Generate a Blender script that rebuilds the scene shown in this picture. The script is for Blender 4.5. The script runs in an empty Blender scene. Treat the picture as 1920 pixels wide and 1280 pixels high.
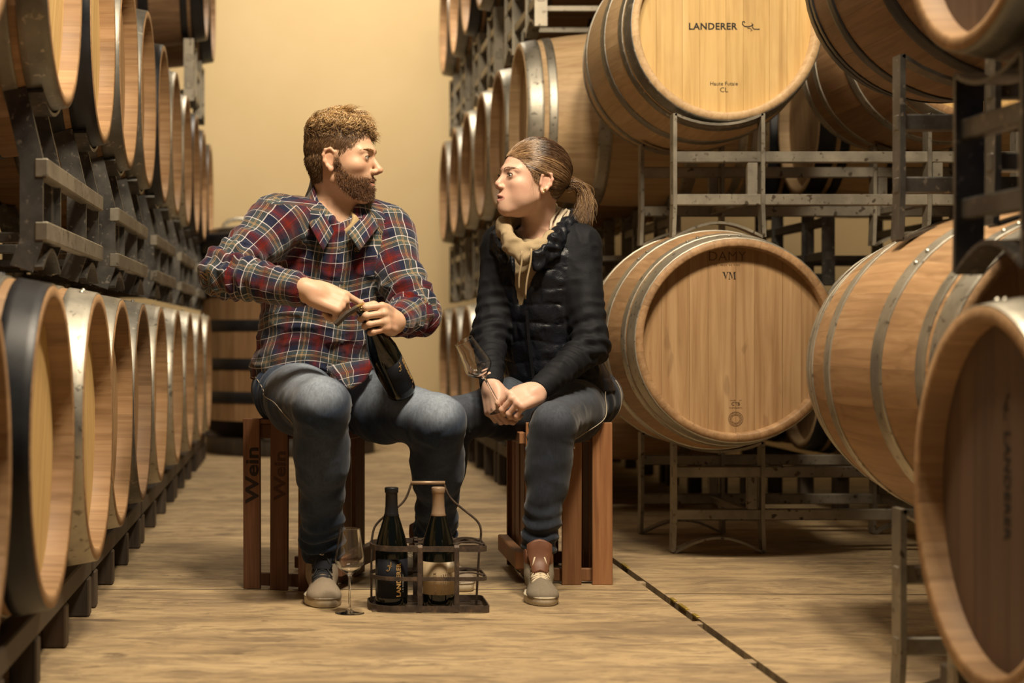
import bpy, math, random
import numpy as np
from mathutils import Matrix, Vector, Euler
R = random.Random(7)
PI = math.pi
SC = bpy.context.scene
COL = SC.collection

# ------------------------------------------------------------------ camera
F, VX, VY, H = 3300.0, 560.0, 625.0, 0.70          # focal length and principal point in 1920x1280 pixels
cam_d = bpy.data.cameras.new('camera')
cam = bpy.data.objects.new('camera', cam_d); COL.objects.link(cam)
cam_d.sensor_width = 36.0; cam_d.lens = F / 1920 * 36.0
cam_d.shift_x = (960 - VX) / 1920; cam_d.shift_y = -(640 - VY) / 1920
cam.location = (0, 0, H); cam.rotation_euler = (PI / 2, 0, 0)
cam_d.clip_start = 0.05; cam_d.clip_end = 60
cam_d.dof.use_dof = True; cam_d.dof.focus_distance = 4.75; cam_d.dof.aperture_fstop = 3.2
SC.camera = cam

# ------------------------------------------------------------------ light
SC.view_settings.view_transform = 'Standard'; SC.view_settings.look = 'None'
SC.view_settings.gamma = 1.0; SC.view_settings.use_curve_mapping = False
SC.view_settings.exposure = 0.0
SC.cycles.max_bounces = 8; SC.cycles.transparent_max_bounces = 8
world = bpy.data.worlds.new('world'); SC.world = world; world.use_nodes = True
bg = world.node_tree.nodes['Background']; bg.inputs[0].default_value = (0.26, 0.36, 0.60, 1); bg.inputs[1].default_value = 0.06

def area(name, loc, aim, size, power, color, size_y=None):
    d = bpy.data.lights.new(name, 'AREA'); d.energy = power; d.color = color
    d.shape = 'RECTANGLE'; d.size = size; d.size_y = size_y or size
    o = bpy.data.objects.new(name, d); COL.objects.link(o); o.location = loc
    o.rotation_euler = (Vector(aim) - Vector(loc)).to_track_quat('-Z', 'Y').to_euler()
    return o
WARM = (1.0, 0.88, 0.70)
SC.cycles.diffuse_bounces = 2; SC.cycles.glossy_bounces = 3
area('key_lamp', (0.98, 3.2, 3.45), (0.55, 5.0, 0.6), 0.38, 125, (1.0, 0.845, 0.625))
area('second_key_lamp', (0.30, 3.05, 3.55), (0.6, 5.2, 0.5), 0.45, 92, (1.0, 0.845, 0.625))
area('overhead_fill', (0.25, 5.6, 4.0), (0.3, 5.6, 0), 1.0, 18, WARM, 2.6)  # added soft fill from above, no visible fixture
area('back_ceiling_lamp', (0.45, 9.7, 4.2), (0.45, 11.8, 1.2), 0.8, 140, WARM, 1.0)

# ------------------------------------------------------------------ pixel helper, mesh builder
def P(px, py, Y):
    return Vector(((px - VX) * Y / F, Y, H + (VY - py) * Y / F))

class MB:
    def __init__(s): s.v = []; s.f = []; s.m = []; s.smooth = []
    def add(s, v, f, m=0, smooth=True):
        o = len(s.v); s.v += [tuple(p) for p in v]
        for q in f: s.f.append(tuple(i + o for i in q)); s.m.append(m); s.smooth.append(smooth)
        return s
    def box(s, c, d, rot=None, m=0, taper=0.0):
        c = Vector(c); hx, hy, hz = d[0] / 2, d[1] / 2, d[2] / 2
        b = min(hx, hy, hz) * 0.22; b = min(b, 0.004)
        # chamfered box: 24 verts
        vs = []; 
        def pt(x, y, z):
            p = Vector((x, y, z)); 
            if rot is not None: p = rot @ p
            vs.append(p + c); return len(vs) - 1
        idx = {}
        for sx in (-1, 1):
            for sy in (-1, 1):
                for sz in (-1, 1):
                    idx[sx, sy, sz, 0] = pt(sx * hx, sy * (hy - b), sz * (hz - b))
                    idx[sx, sy, sz, 1] = pt(sx * (hx - b), sy * hy, sz * (hz - b))
                    idx[sx, sy, sz, 2] = pt(sx * (hx - b), sy * (hy - b), sz * hz)
        fs = []
        def q(a, flip):
            fs.append(tuple(a[::-1]) if flip else tuple(a))
        for s1 in (-1, 1):
            q([idx[s1, -1, -1, 0], idx[s1, 1, -1, 0], idx[s1, 1, 1, 0], idx[s1, -1, 1, 0]], s1 < 0)
            q([idx[-1, s1, -1, 1], idx[-1, s1, 1, 1], idx[1, s1, 1, 1], idx[1, s1, -1, 1]], s1 < 0)
            q([idx[-1, -1, s1, 2], idx[1, -1, s1, 2], idx[1, 1, s1, 2], idx[-1, 1, s1, 2]], s1 < 0)
        for a in (-1, 1):
            for c2 in (-1, 1):
                q([idx[a, c2, -1, 0], idx[a, c2, -1, 1], idx[a, c2, 1, 1], idx[a, c2, 1, 0]], a * c2 < 0)
                q([idx[a, -1, c2, 0], idx[a, 1, c2, 0], idx[a, 1, c2, 2], idx[a, -1, c2, 2]], a * c2 < 0)
                q([idx[-1, a, c2, 1], idx[-1, a, c2, 2], idx[1, a, c2, 2], idx[1, a, c2, 1]], a * c2 < 0)
                for d3 in (-1, 1):
                    q([idx[a, c2, d3, 0], idx[a, c2, d3, 1], idx[a, c2, d3, 2]], a * c2 * d3 < 0)
        return s.add(vs, fs, m, False)
    def sweep(s, pts, sec, m=0, closed=False, up=None, smooth=True, cap=True, scale=None):
        """sweep a section [(a,b)..] along pts; a follows the side axis, b the normal axis"""
        pts = [Vector(p) for p in pts]; n = len(pts); k = len(sec); vs = []
        nrm = None
        for i in range(n):
            if closed: t = pts[(i + 1) % n] - pts[i - 1]
            else: t = pts[min(i + 1, n - 1)] - pts[max(i - 1, 0)]
            if t.length < 1e-9: t = Vector((0, 0, 1))
            t.normalize()
            if up is not None:
                u = Vector(up); nrm = (u - t * u.dot(t))
                if nrm.length < 1e-5: nrm = t.orthogonal()
                nrm.normalize()
            elif nrm is None: nrm = t.orthogonal().normalized()
            else:
                nrm = nrm - t * nrm.dot(t)
                nrm = nrm.normalized() if nrm.length > 1e-6 else t.orthogonal().normalized()
            side = t.cross(nrm); sc = scale[i] if scale is not None else 1.0
            for a, b in sec: vs.append(pts[i] + side * a * sc + nrm * b * sc)
        fs = []
        for i in range(n if closed else n - 1):
            j = (i + 1) % n
            for a in range(k):
                b = (a + 1) % k; fs.append((i * k + a, i * k + b, j * k + b, j * k + a))
        if cap and not closed:
            fs.append(tuple(range(k))[::-1]); fs.append(tuple((n - 1) * k + a for a in range(k)))
        return s.add(vs, fs, m, smooth)
    def tube(s, pts, r, n=8, m=0, closed=False, scale=None, up=None):
        sec = [(r * math.cos(2 * PI * i / n), r * math.sin(2 * PI * i / n)) for i in range(n)]
        return s.sweep(pts, sec, m, closed, up, True, True, scale)
    def bar(s, pts, w, h, m=0, closed=False, up=(0, 0, 1)):
        return s.sweep(pts, [(-w / 2, -h / 2), (w / 2, -h / 2), (w / 2, h / 2), (-w / 2, h / 2)], m, closed, up, False)
    def lathe(s, prof, n=32, m=0, mat=None, smooth=True, closed_prof=False):
        if smooth and not closed_prof:                    # doubled loops keep the corners crisp
            q = [prof[0]]
            for a, b, c in zip(prof[:-2], prof[1:-1], prof[2:]):
                u, w = (b[0] - a[0], b[1] - a[1]), (c[0] - b[0], c[1] - b[1]); lu, lw = math.hypot(*u), math.hypot(*w)
                if lu > 1e-7 and lw > 1e-7 and (u[0] * w[0] + u[1] * w[1]) / (lu * lw) < 0.80:
                    e1, e2 = min(0.0006, lu * 0.25), min(0.0006, lw * 0.25); q += [(b[0] - u[0] / lu * e1, b[1] - u[1] / lu * e1), (b[0] + w[0] / lw * e2, b[1] + w[1] / lw * e2)]
                else: q.append(b)
            prof = q + [prof[-1]]
        k = len(prof); vs = []
        for i in range(n):
            a = 2 * PI * i / n
            for r, z in prof:
                p = Vector((r * math.cos(a), r * math.sin(a), z)); vs.append(mat @ p if mat is not None else p)
        fs = []
        for i in range(n):
            j = (i + 1) % n
            for a in range(k if closed_prof else k - 1):
                b = (a + 1) % k
                fs.append((i * k + a, j * k + a, j * k + b, i * k + b))
        return s.add(vs, fs, m, smooth)
    def mesh(s, name, mats):
        me = bpy.data.meshes.new(name); me.from_pydata(s.v, [], s.f)
        for mt in (mats if isinstance(mats, (list, tuple)) else [mats]): me.materials.append(mt)
        me.polygons.foreach_set('material_index', s.m); me.polygons.foreach_set('use_smooth', s.smooth)
        me.update(); return me
    def obj(s, name, mats, parent=None, **k): return put(name, s.mesh(name, mats), parent, **k)

def put(name, me, parent=None, loc=None, rot=None, mat=None):
    o = bpy.data.objects.new(name, me); COL.objects.link(o)
    if parent is not None: o.parent = parent
    if mat is not None: o.matrix_local = mat
    if loc is not None: o.location = loc
    if rot is not None: o.rotation_euler = rot
    return o
def tag(o, label, cat, group=None, kind=None):
    o['label'] = label; o['category'] = cat
    if group: o['group'] = group
    if kind: o['kind'] = kind
    return o
def thing(name, label, cat, loc=(0, 0, 0), mat=None, group=None):
    o = bpy.data.objects.new(name, None); COL.objects.link(o); o.empty_display_size = 0.1
    if mat is not None: o.matrix_world = mat
    else: o.location = loc
    return tag(o, label, cat, group)
def struct(name, mb, mats):
    o = mb.obj(name, mats); o['kind'] = 'structure'; return o
def frame(origin, xa, ya, za):
    m = Matrix.Identity(4)
    for i, a in enumerate((xa, ya, za)):
        a = Vector(a).normalized()
        for j in range(3): m[j][i] = a[j]
    for j in range(3): m[j][3] = origin[j]
    return m
_txt = {}
def text_mesh(s, size, depth=0.0006, bold=0.0, spacing=1.0):
    key = (s, size, depth, bold, spacing)
    if key in _txt: return _txt[key]
    c = bpy.data.curves.new('lettering', 'FONT'); c.body = s; c.size = size; c.extrude = depth; c.offset = bold
    c.align_x = 'CENTER'; c.align_y = 'CENTER'; c.resolution_u = 3; c.space_character = spacing
    o = bpy.data.objects.new('lettering', c); COL.objects.link(o)
    dg = bpy.context.evaluated_depsgraph_get()
    me = bpy.data.meshes.new_from_object(o.evaluated_get(dg)); bpy.data.objects.remove(o)
    _txt[key] = me; return me
def letter(s, size, m, parent, mat, name='lettering', depth=0.0006, bold=0.0, spacing=1.0):
    me = text_mesh(s, size, depth, bold, spacing)
    if not me.materials: me.materials.append(m)
    return put(name, me, parent, mat=mat)

# ------------------------------------------------------------------ materials
class NT:
    def __init__(s, name):
        s.mat = bpy.data.materials.new(name); s.mat.use_nodes = True; s.t = s.mat.node_tree
        s.b = s.t.nodes['Principled BSDF']
    def n(s, typ, **k):
        o = s.t.nodes.new(typ)
        for a, v in k.items(): setattr(o, a, v)
        return o
    def l(s, a, b): s.t.links.new(a, b)
    def inp(s, sock, v):
        if isinstance(v, bpy.types.NodeSocket): s.l(v, sock)
        else: sock.default_value = v
    def math(s, op, a, b=0.0, c=None, clamp=False):
        o = s.n('ShaderNodeMath', operation=op, use_clamp=clamp); s.inp(o.inputs[0], a); s.inp(o.inputs[1], b)
        if c is not None: s.inp(o.inputs[2], c)
        return o.outputs[0]
    def mix(s, fac, a, b, typ='MIX'):
        o = s.n('ShaderNodeMix', data_type='RGBA', blend_type=typ); s.inp(o.inputs[0], fac)
        s.inp(o.inputs[6], a if isinstance(a, bpy.types.NodeSocket) else (*a, 1)); s.inp(o.inputs[7], b if isinstance(b, bpy.types.NodeSocket) else (*b, 1))
        return o.outputs[2]
    def coords(s, scale, rnd=0.0, which='Object'):
        tc = s.n('ShaderNodeTexCoord'); mp = s.n('ShaderNodeMapping'); mp.inputs['Scale'].default_value = scale
        s.l(tc.outputs[which], mp.inputs[0])
        if rnd:
            oi = s.n('ShaderNodeObjectInfo'); v = s.n('ShaderNodeCombineXYZ')
            for i, kk in enumerate((1.0, 1.7, 0.6)): s.l(s.math('MULTIPLY', oi.outputs['Random'], rnd * kk), v.inputs[i])
            s.l(v.outputs[0], mp.inputs['Location'])
        return mp.outputs[0]
    def noise(s, vec, scale=1.0, detail=3.0, rough=0.55, dist=0.0):
        o = s.n('ShaderNodeTexNoise'); s.l(vec, o.inputs['Vector']); o.inputs['Scale'].default_value = scale
        o.inputs['Detail'].default_value = detail; o.inputs['Roughness'].default_value = rough; o.inputs['Distortion'].default_value = dist
        return o.outputs['Fac']
    def ramp(s, fac, stops, interp='LINEAR'):
        o = s.n('ShaderNodeValToRGB'); o.color_ramp.interpolation = interp; e = o.color_ramp.elements
        while len(e) < len(stops): e.new(0.5)
        for i, (p, c) in enumerate(stops):
            e[i].position = p; e[i].color = (*c, 1) if len(c) == 3 else c
        s.l(fac, o.inputs[0]); return o.outputs[0]
    def rand(s): return s.n('ShaderNodeObjectInfo').outputs['Random']
    def hsv(s, col, h=0.5, sat=1.0, val=1.0):
        o = s.n('ShaderNodeHueSaturation'); s.inp(o.inputs['Hue'], h); s.inp(o.inputs['Saturation'], sat); s.inp(o.inputs['Value'], val)
        s.inp(o.inputs['Color'], col); return o.outputs[0]
    def bump(s, hgt, strength=0.3, dist=0.002):
        o = s.n('ShaderNodeBump'); o.inputs['Strength'].default_value = strength; o.inputs['Distance'].default_value = dist
        s.l(hgt, o.inputs['Height']); s.l(o.outputs[0], s.b.inputs['Normal']); return o
    def set(s, **k):
        for a, v in k.items():
            nm = {'color': 'Base Color', 'rough': 'Roughness', 'metal': 'Metallic', 'spec': 'Specular IOR Level', 'coat': 'Coat Weight',
                  'trans': 'Transmission Weight', 'ior': 'IOR', 'sheen': 'Sheen Weight', 'sss': 'Subsurface Weight'}[a]
            if a == 'color' and not isinstance(v, bpy.types.NodeSocket): v = (*v, 1)
            s.inp(s.b.inputs[nm], v)
        return s

def wood(name, c1, c2, c3, grain=(55, 55, 2.2), var=0.22, rough=0.55, stain=0.5, stain_col=(0.10, 0.05, 0.025), spots=0.0):
    t = NT(name); v = t.coords(grain, 40.0)
    g = t.noise(v, 1.0, 5.0, 0.6, 0.6)
    col = t.ramp(g, [(0.28, c1), (0.5, c2), (0.72, c3)])
    v2 = t.coords((4.0, 4.0, 1.6) if grain[2] < grain[1] else (4.0, 1.6, 4.0), 23.0); n2 = t.noise(v2, 1.0, 4.0, 0.6)
    f2 = t.ramp(n2, [(0.52, (0, 0, 0)), (0.75, (1, 1, 1))])
    col = t.mix(t.math('MULTIPLY', f2, stain), col, stain_col)
    if spots:
        n3 = t.noise(t.coords((22, 22, 9) if grain[2] < grain[1] else (22, 9, 22), 11.0), 1.0, 2.0, 0.5, 0.4)
        f3 = t.ramp(n3, [(0.68, (0, 0, 0)), (0.74, (1, 1, 1))])
        col = t.mix(t.math('MULTIPLY', f3, spots), col, stain_col)
    val = t.math('MULTIPLY_ADD', t.rand(), 2 * var, 1 - var)
    col = t.hsv(col, 0.5, 1.0, val)
    t.set(color=col, rough=t.math('MULTIPLY_ADD', g, 0.25, rough - 0.1), spec=0.35); t.bump(g, 0.25, 0.0012)
    return t.mat
def metal(name, c1, c2, rough=0.38, scale=9.0, metallic=0.9, spots=None, bump=0.15):
    t = NT(name); v = t.coords((1, 1, 1), 17.0); n = t.noise(v, scale, 5.0, 0.65)
    col = t.ramp(n, [(0.35, c1), (0.68, c2)])
    if spots:
        n2 = t.noise(v, scale * 7, 2.0, 0.5); col = t.mix(t.ramp(n2, [(0.62, (0, 0, 0)), (0.7, (1, 1, 1))]), col, spots)
    t.set(color=col, metal=metallic, rough=t.math('MULTIPLY_ADD', n, 0.3, rough - 0.12)); t.bump(n, bump, 0.001)
    return t.mat
def flat(name, c, rough=0.6, metal_=0.0, spec=0.4, noise=0.0, nscale=60.0, bump=0.0):
    t = NT(name)
    if noise or bump:
        n = t.noise(t.coords((1, 1, 1)), nscale, 3.0, 0.6)
        col = t.hsv(t.mix(0.0, c, c), 0.5, 1.0, t.math('MULTIPLY_ADD', n, 2 * noise, 1 - noise))
        t.set(color=col)
        if bump: t.bump(n, bump, 0.001)
    else: t.set(color=c)
    t.set(rough=rough, metal=metal_, spec=spec); return t.mat

M = {}
M['oak'] = wood('oak_stave', (0.235, 0.132, 0.061), (0.325, 0.190, 0.092), (0.405, 0.252, 0.130), var=0.13, spots=0.25, stain=0.35)
M['oak_new'] = wood('new_oak_stave', (0.40, 0.26, 0.135), (0.50, 0.34, 0.185), (0.58, 0.41, 0.235), var=0.08, stain=0.15, stain_col=(0.25, 0.13, 0.06))
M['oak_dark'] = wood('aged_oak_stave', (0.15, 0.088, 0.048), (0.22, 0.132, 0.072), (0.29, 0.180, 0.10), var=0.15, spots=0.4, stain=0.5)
HG = (42, 1.8, 42)
M['head'] = wood('oak_head_board', (0.25, 0.138, 0.060), (0.345, 0.210, 0.100), (0.43, 0.280, 0.142), HG, var=0.06, stain=0.22, spots=0.30)
M['head_new'] = wood('new_oak_head_board', (0.40, 0.250, 0.092), (0.53, 0.350, 0.138), (0.60, 0.420, 0.185), HG, var=0.03, stain=0.5, stain_col=(0.27, 0.155, 0.065), spots=0.0)
M['head_dark'] = wood('shaded_oak_head_board', (0.085, 0.052, 0.036), (0.118, 0.073, 0.049), (0.150, 0.096, 0.064), HG, var=0.10, stain=0.3)  # dark brown oak, with shade on the near right heads painted in
M['zinc'] = metal('galvanised_hoop_steel', (0.33, 0.31, 0.26), (0.52, 0.48, 0.40), 0.42, 7.0, 0.85, spots=(0.20, 0.18, 0.15))
M['zinc_dull'] = metal('dull_hoop_steel', (0.16, 0.155, 0.14), (0.30, 0.28, 0.24), 0.45, 7.0, 0.8, spots=(0.40, 0.36, 0.30))
M['black'] = metal('black_painted_hoop', (0.010, 0.011, 0.014), (0.028, 0.028, 0.032), 0.40, 8.0, 0.3)
M['steel'] = metal('rack_steel', (0.20, 0.18, 0.145), (0.36, 0.32, 0.25), 0.45, 6.0, 0.75, spots=(0.09, 0.07, 0.05))
M['steel_dark'] = metal('dark_rack_steel', (0.08, 0.076, 0.07), (0.17, 0.16, 0.145), 0.36, 9.0, 0.75, spots=(0.30, 0.27, 0.23))
M['timber_dark'] = wood('dark_stained_timber', (0.03, 0.022, 0.016), (0.055, 0.04, 0.028), (0.08, 0.06, 0.042), (50, 50, 3), var=0.15)
M['crate'] = wood('red_brown_crate_wood', (0.085, 0.036, 0.018), (0.135, 0.060, 0.029), (0.19, 0.092, 0.046), (60, 60, 2.5), var=0.16, stain=0.5, stain_col=(0.05, 0.02, 0.01))
M['crate2'] = wood('honey_brown_crate_wood', (0.17, 0.072, 0.030), (0.25, 0.112, 0.046), (0.32, 0.155, 0.068), (60, 60, 2.5), var=0.16, stain=0.45, stain_col=(0.08, 0.03, 0.014))
M['ink'] = flat('black_print', (0.012, 0.010, 0.009), 0.7)
M['brand'] = flat('burnt_brand', (0.125, 0.066, 0.03), 0.8)
M['brand_dark'] = flat('dark_burnt_brand', (0.025, 0.012, 0.008), 0.8)

t = NT('concrete_floor')
v = t.coords((0.9, 3.2, 1)); n1 = t.noise(v, 1.3, 7.0, 0.62, 0.8); n2 = t.noise(t.coords((1.8, 7, 1)), 2.6, 6.0, 0.72, 0.9); n3 = t.noise(t.coords((3, 3, 3)), 14, 4.0, 0.6)
c = t.ramp(n1, [(0.30, (0.20, 0.145, 0.09)), (0.45, (0.38, 0.272, 0.150)), (0.60, (0.48, 0.352, 0.198)), (0.8, (0.55, 0.415, 0.245))])
c = t.mix(t.ramp(n2, [(0.53, (0, 0, 0)), (0.68, (0.85, 0.85, 0.85))]), c, (0.10, 0.068, 0.042))
n4 = t.noise(t.coords((5.5, 11, 1)), 1.0, 7.0, 0.68, 1.2); c = t.mix(t.ramp(n4, [(0.40, (0.62, 0.62, 0.62)), (0.56, (0, 0, 0))]), c, (0.19, 0.135, 0.085)); n5 = t.noise(t.coords((14, 26, 1)), 1.0, 3.0, 0.6, 0.5); c = t.mix(t.ramp(n5, [(0.66, (0, 0, 0)), (0.72, (0.7, 0.7, 0.7))]), c, (0.12, 0.08, 0.05))
c = t.mix(t.ramp(n3, [(0.60, (0, 0, 0)), (0.72, (0.45, 0.45, 0.45))]), c, (0.20, 0.14, 0.085))
t.set(color=c, rough=t.math('MULTIPLY_ADD', n2, 0.4, 0.38), spec=0.35); t.bump(n3, 0.25, 0.003); M['floor'] = t.mat
t = NT('plaster_wall')
n1 = t.noise(t.coords((0.6, 0.6, 0.6)), 1.5, 4.0, 0.6); n2 = t.noise(t.coords((1, 1, 1)), 90, 2.0, 0.5)
t.set(color=t.ramp(n1, [(0.3, (0.585, 0.445, 0.245)), (0.7, (0.64, 0.50, 0.29))]), rough=0.9, spec=0.15); t.bump(n2, 0.12, 0.002); M['wall'] = t.mat
M['ceiling'] = flat('grey_ceiling', (0.30, 0.27, 0.22), 0.9, noise=0.1, nscale=3)
# ------------------------------------------------------------------ room shell
YB, XL, XR, ZC = 12.2, -2.7, 5.2, 4.6
mb = MB(); d0, d1 = 0.958, 0.982            # floor with a sunk drain slot running along the hall
prof = [(XL, 0), (d0, 0), (d0 + 0.001, -0.05), (d1 - 0.001, -0.05), (d1, 0), (XR, 0)]
ys = (-1.5, 5.62, YB)
vs = [(x, y, z) for y in ys for x, z in prof]; k = len(prof)
mb.add(vs, [(r * k + i, r * k + i + 1, (r + 1) * k + i + 1, (r + 1) * k + i) for r in range(2) for i in range(k - 1)], 0, False)
floor = struct('floor', mb, M['floor'])
M['slot'] = flat('dark_slot', (0.012, 0.010, 0.008), 0.4); M['brassy'] = flat('worn_brass_edge', (0.42, 0.30, 0.07), 0.45, 0.6, noise=0.3, nscale=200)  # near-black for the slot bottom and the floor joint
mb = MB(); mb.box(((d0 + d1) / 2, 2.05, -0.046), (d1 - d0 - 0.003, 7.0, 0.006)); mb.obj('drain_channel', M['slot'], floor)
for y, l in ((5.30, 0.10), (4.62, 0.05), (4.50, 0.09), (4.36, 0.05)):
    mb = MB(); mb.box((d1 + 0.002, y, 0.0005), (0.010, l, 0.006)); mb.obj('edge_strip', M['brassy'], floor)
for y in (4.98, 4.28, 3.78):
    mb = MB(); mb.box(((d0 + d1) / 2, y, -0.012), (d1 - d0 - 0.003, 0.035, 0.02)); mb.obj('slot_bridge', M['floor'], floor)
mb = MB()
mb.bar([(XL, 4.83, 0.0003), (0.2, 4.815, 0.0003), (0.952, 4.80, 0.0003)], 0.006, 0.0006); mb.bar([(0.985, 4.735, 0.0003), (2.2, 4.71, 0.0003), (XR, 4.69, 0.0003)], 0.006, 0.0006)
mb.obj('floor_joint', M['slot'], floor)
mb = MB(); mb.box(((XL + XR) / 2, YB + 0.1, ZC / 2), (XR - XL, 0.2, ZC)); struct('wall_back', mb, M['wall'])
mb = MB(); mb.box((XL - 0.1, (YB - 1.5) / 2, ZC / 2), (0.2, YB + 1.5, ZC)); struct('wall_left', mb, M['wall'])
mb = MB(); mb.box((XR + 0.1, (YB - 1.5) / 2, ZC / 2), (0.2, YB + 1.5, ZC)); struct('wall_right', mb, M['wall'])
mb = MB(); mb.box(((XL + XR) / 2, (YB - 1.5) / 2, ZC + 0.1), (XR - XL, YB + 1.5, 0.2)); struct('ceiling', mb, M['ceiling'])

# ------------------------------------------------------------------ barrels
BL, RIM, BULGE, NST = 0.94, 0.303, 0.350, 26
def prad(z): return RIM + (BULGE - RIM) * (1 - (2 * z / BL) ** 2)
def stave_mesh():
    h = PI / NST; path = [(BL / 2 - 0.085, prad(BL / 2) - 0.026), (BL / 2 - 0.002, RIM - 0.024), (BL / 2, RIM - 0.018)]
    path += [(BL / 2 * (1 - 2 * i / 10), prad(BL / 2 * (1 - 2 * i / 10))) for i in range(11)]
    path += [(-z, r) for z, r in path[2::-1]]
    vs = []; 
    for z, r in path:
        for a, dr in ((-h * 0.996, -0.0003), (-h / 3, 0), (h / 3, 0), (h * 0.996, -0.0003)):
            rr = (r + dr) if r > RIM - 0.02 else r
            vs.append((rr * math.cos(a), rr * math.sin(a), z))
    fs = [(i * 4 + j, (i + 1) * 4 + j, (i + 1) * 4 + j + 1, i * 4 + j + 1) for i in range(len(path) - 1) for j in range(3)]
    return MB().add(vs, [f[::-1] for f in fs], 0, True)
_sm = stave_mesh()
STAVE = {k: _sm.mesh('stave', M[k]) for k in ('oak', 'oak_new', 'oak_dark')}
HOOPS = [(0.0, 0.066), (0.082, 0.118), (0.27, 0.325)]          # distance range from each end
def hoop_mesh(a, b, mat):
    z0, z1 = BL / 2 - a - 0.0015, BL / 2 - b; t = 0.0032; n = 4
    zs = [z0 + (z1 - z0) * i / n for i in range(n + 1)]
    prof = [(prad(z) + t, z) for z in zs]; prof = [(prad(z0) - 0.001, z0)] + prof + [(prad(z1) - 0.001, z1)]
    return MB().lathe(prof[::-1], 56).mesh('hoop', mat)
HOOP = {k: [hoop_mesh(a, b, M[k]) for a, b in HOOPS] for k in ('zinc', 'zinc_dull', 'black')}
def rivets(k):
    mb = MB()
    for i, (a, b) in enumerate(HOOPS):
        z = BL / 2 - (a + b) / 2; r = prad(z) + 0.004
        for da in (-0.05, 0.05):
            an = PI / 2 + 0.35 * i + da; m4 = Matrix.Translation((r * math.cos(an), r * math.sin(an), z))
            mb.lathe([(0.0, 0.005), (0.004, 0.003), (0.006, 0)], 8, mat=m4 @ Vector((math.cos(an), math.sin(an), 0)).to_track_quat('Z', 'Y').to_matrix().to_4x4())
    return mb.mesh('rivet', M[k])
RIVET = {k: rivets(k) for k in HOOP}
HR = RIM - 0.0235
def board_meshes(mat, nb=8):
    xs = [-HR + 2 * HR * (i + (0.10 if 0 < i < nb else 0) * (-1) ** i) / nb for i in range(nb + 1)]; out = []
    for i in range(nb):
        x0, x1 = xs[i] + 0.0002, xs[i + 1] - 0.0002; n = 8
        top = [(x0 + (x1 - x0) * j / n) for j in range(n + 1)]
        def c(x, r): return math.sqrt(max(r * r - x * x, 0.0))
        ring = [(x, c(x, HR)) for x in top] + [(x, -c(x, HR)) for x in top[::-1]]
        cx = (x0 + x1) / 2
        inner = [(cx + (x - cx) * 0.985, y * 0.996) for x, y in ring]
        z = BL / 2 - 0.042; N = len(ring)
        vs = [(x, y, z) for x, y in inner] + [(x, y, z - 0.0007) for x, y in ring] + [(x, y, z - 0.02) for x, y in ring]
        fs = [tuple(range(N))[::-1]] + [(r * N + j, r * N + (j + 1) % N, (r + 1) * N + (j + 1) % N, (r + 1) * N + j) for r in range(2) for j in range(N)]
        out.append(MB().add(vs, fs, 0, False).mesh('head_board', mat))
    return out
BOARD = {k: board_meshes(M[k]) for k in ('head', 'head_new', 'head_dark')}
BACK = {k: MB().lathe([(0.0, -BL / 2 + 0.042), (HR, -BL / 2 + 0.042)], 40, smooth=False).mesh('back_head', M[k]) for k in BOARD}
def barrel(origin, face, label, stave='oak', head='head', hoop='zinc', roll=0.0, group=None, hoops=None, scale=1.0):
    """origin = middle of the barrel, face = direction its front head looks (horizontal)"""
    za = Vector(face).normalized(); ya = Vector((0, 0, 1)); xa = ya.cross(za)
    m = frame(origin, xa, ya, za) @ Matrix.Rotation(roll, 4, 'Z') @ Matrix.Scale(scale, 4)
    o = thing('wine_barrel', label, 'barrel', mat=m, group=group)
    for i in range(NST): put('stave', STAVE[stave], o, rot=(0, 0, 2 * PI * i / NST))
    for bm in BOARD[head]: put('head_board', bm, o)
    put('back_head', BACK[head], o)
    for i in range(3):
        hk = hoops[i] if hoops else hoop
        put('hoop', HOOP[hk][i], o); put('hoop', HOOP[hk][i], o, rot=(PI, 0, 0.7))
    put('rivet', RIVET[hoop], o)['kind'] = 'stuff'
    return o
ORD = ['nearest', 'second', 'third', 'fourth', 'fifth', 'sixth', 'seventh', 'eighth', 'ninth', 'tenth', 'eleventh']
# left side of the aisle: heads look towards +X
LOW = [2.58, 3.33, 4.04, 4.75, 5.455, 6.17, 7.02, 7.82, 8.62, 9.43]
LLOOK = [('oak', 'head', 'black'), ('oak', 'head_new', 'black'), ('oak', 'head_new', 'zinc'), ('oak', 'head', 'zinc'), ('oak_dark', 'head', 'zinc_dull'), ('oak', 'head', 'zinc'),
         ('oak', 'head', 'zinc'), ('oak', 'head', 'zinc'), ('oak', 'head', 'zinc'), ('oak', 'head', 'zinc')]
LDESC = {'black': 'black-hooped', 'zinc': 'bright steel-hooped', 'zinc_dull': 'dull steel-hooped'}
for i, y in enumerate(LOW):
    s, h, k = LLOOK[i]; x = (-0.47, -0.462, -0.458, -0.475)[i] if i < 4 else -0.48
    barrel((x - BL / 2, y, 0.487), (1, 0, 0), f'{LDESC[k]} oak barrel, {ORD[i]} along the floor-level row left of the aisle', s, h, k, R.uniform(-0.5, 0.5), hoops=(k, 'zinc_dull' if k == 'black' else k, k))
UP = [2.92, 3.93, 4.70, 5.42, 6.13, 6.85, 7.56, 8.30, 9.02, 9.72, 10.45]
ULOOK = ['black', 'zinc_dull', 'black', 'zinc_dull', 'zinc_dull', 'black', 'zinc', 'zinc', 'black', 'black', 'black']
for i, y in enumerate(UP):
    k = ULOOK[i]
    barrel((-0.52 - BL / 2, y, 1.512), (1, 0, 0), f'{LDESC[k]} oak barrel, {ORD[i]} in the row racked at head height left of the aisle', 'oak', 'head_new' if i in (2, 1) else 'head', k, R.uniform(-0.5, 0.5))
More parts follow.
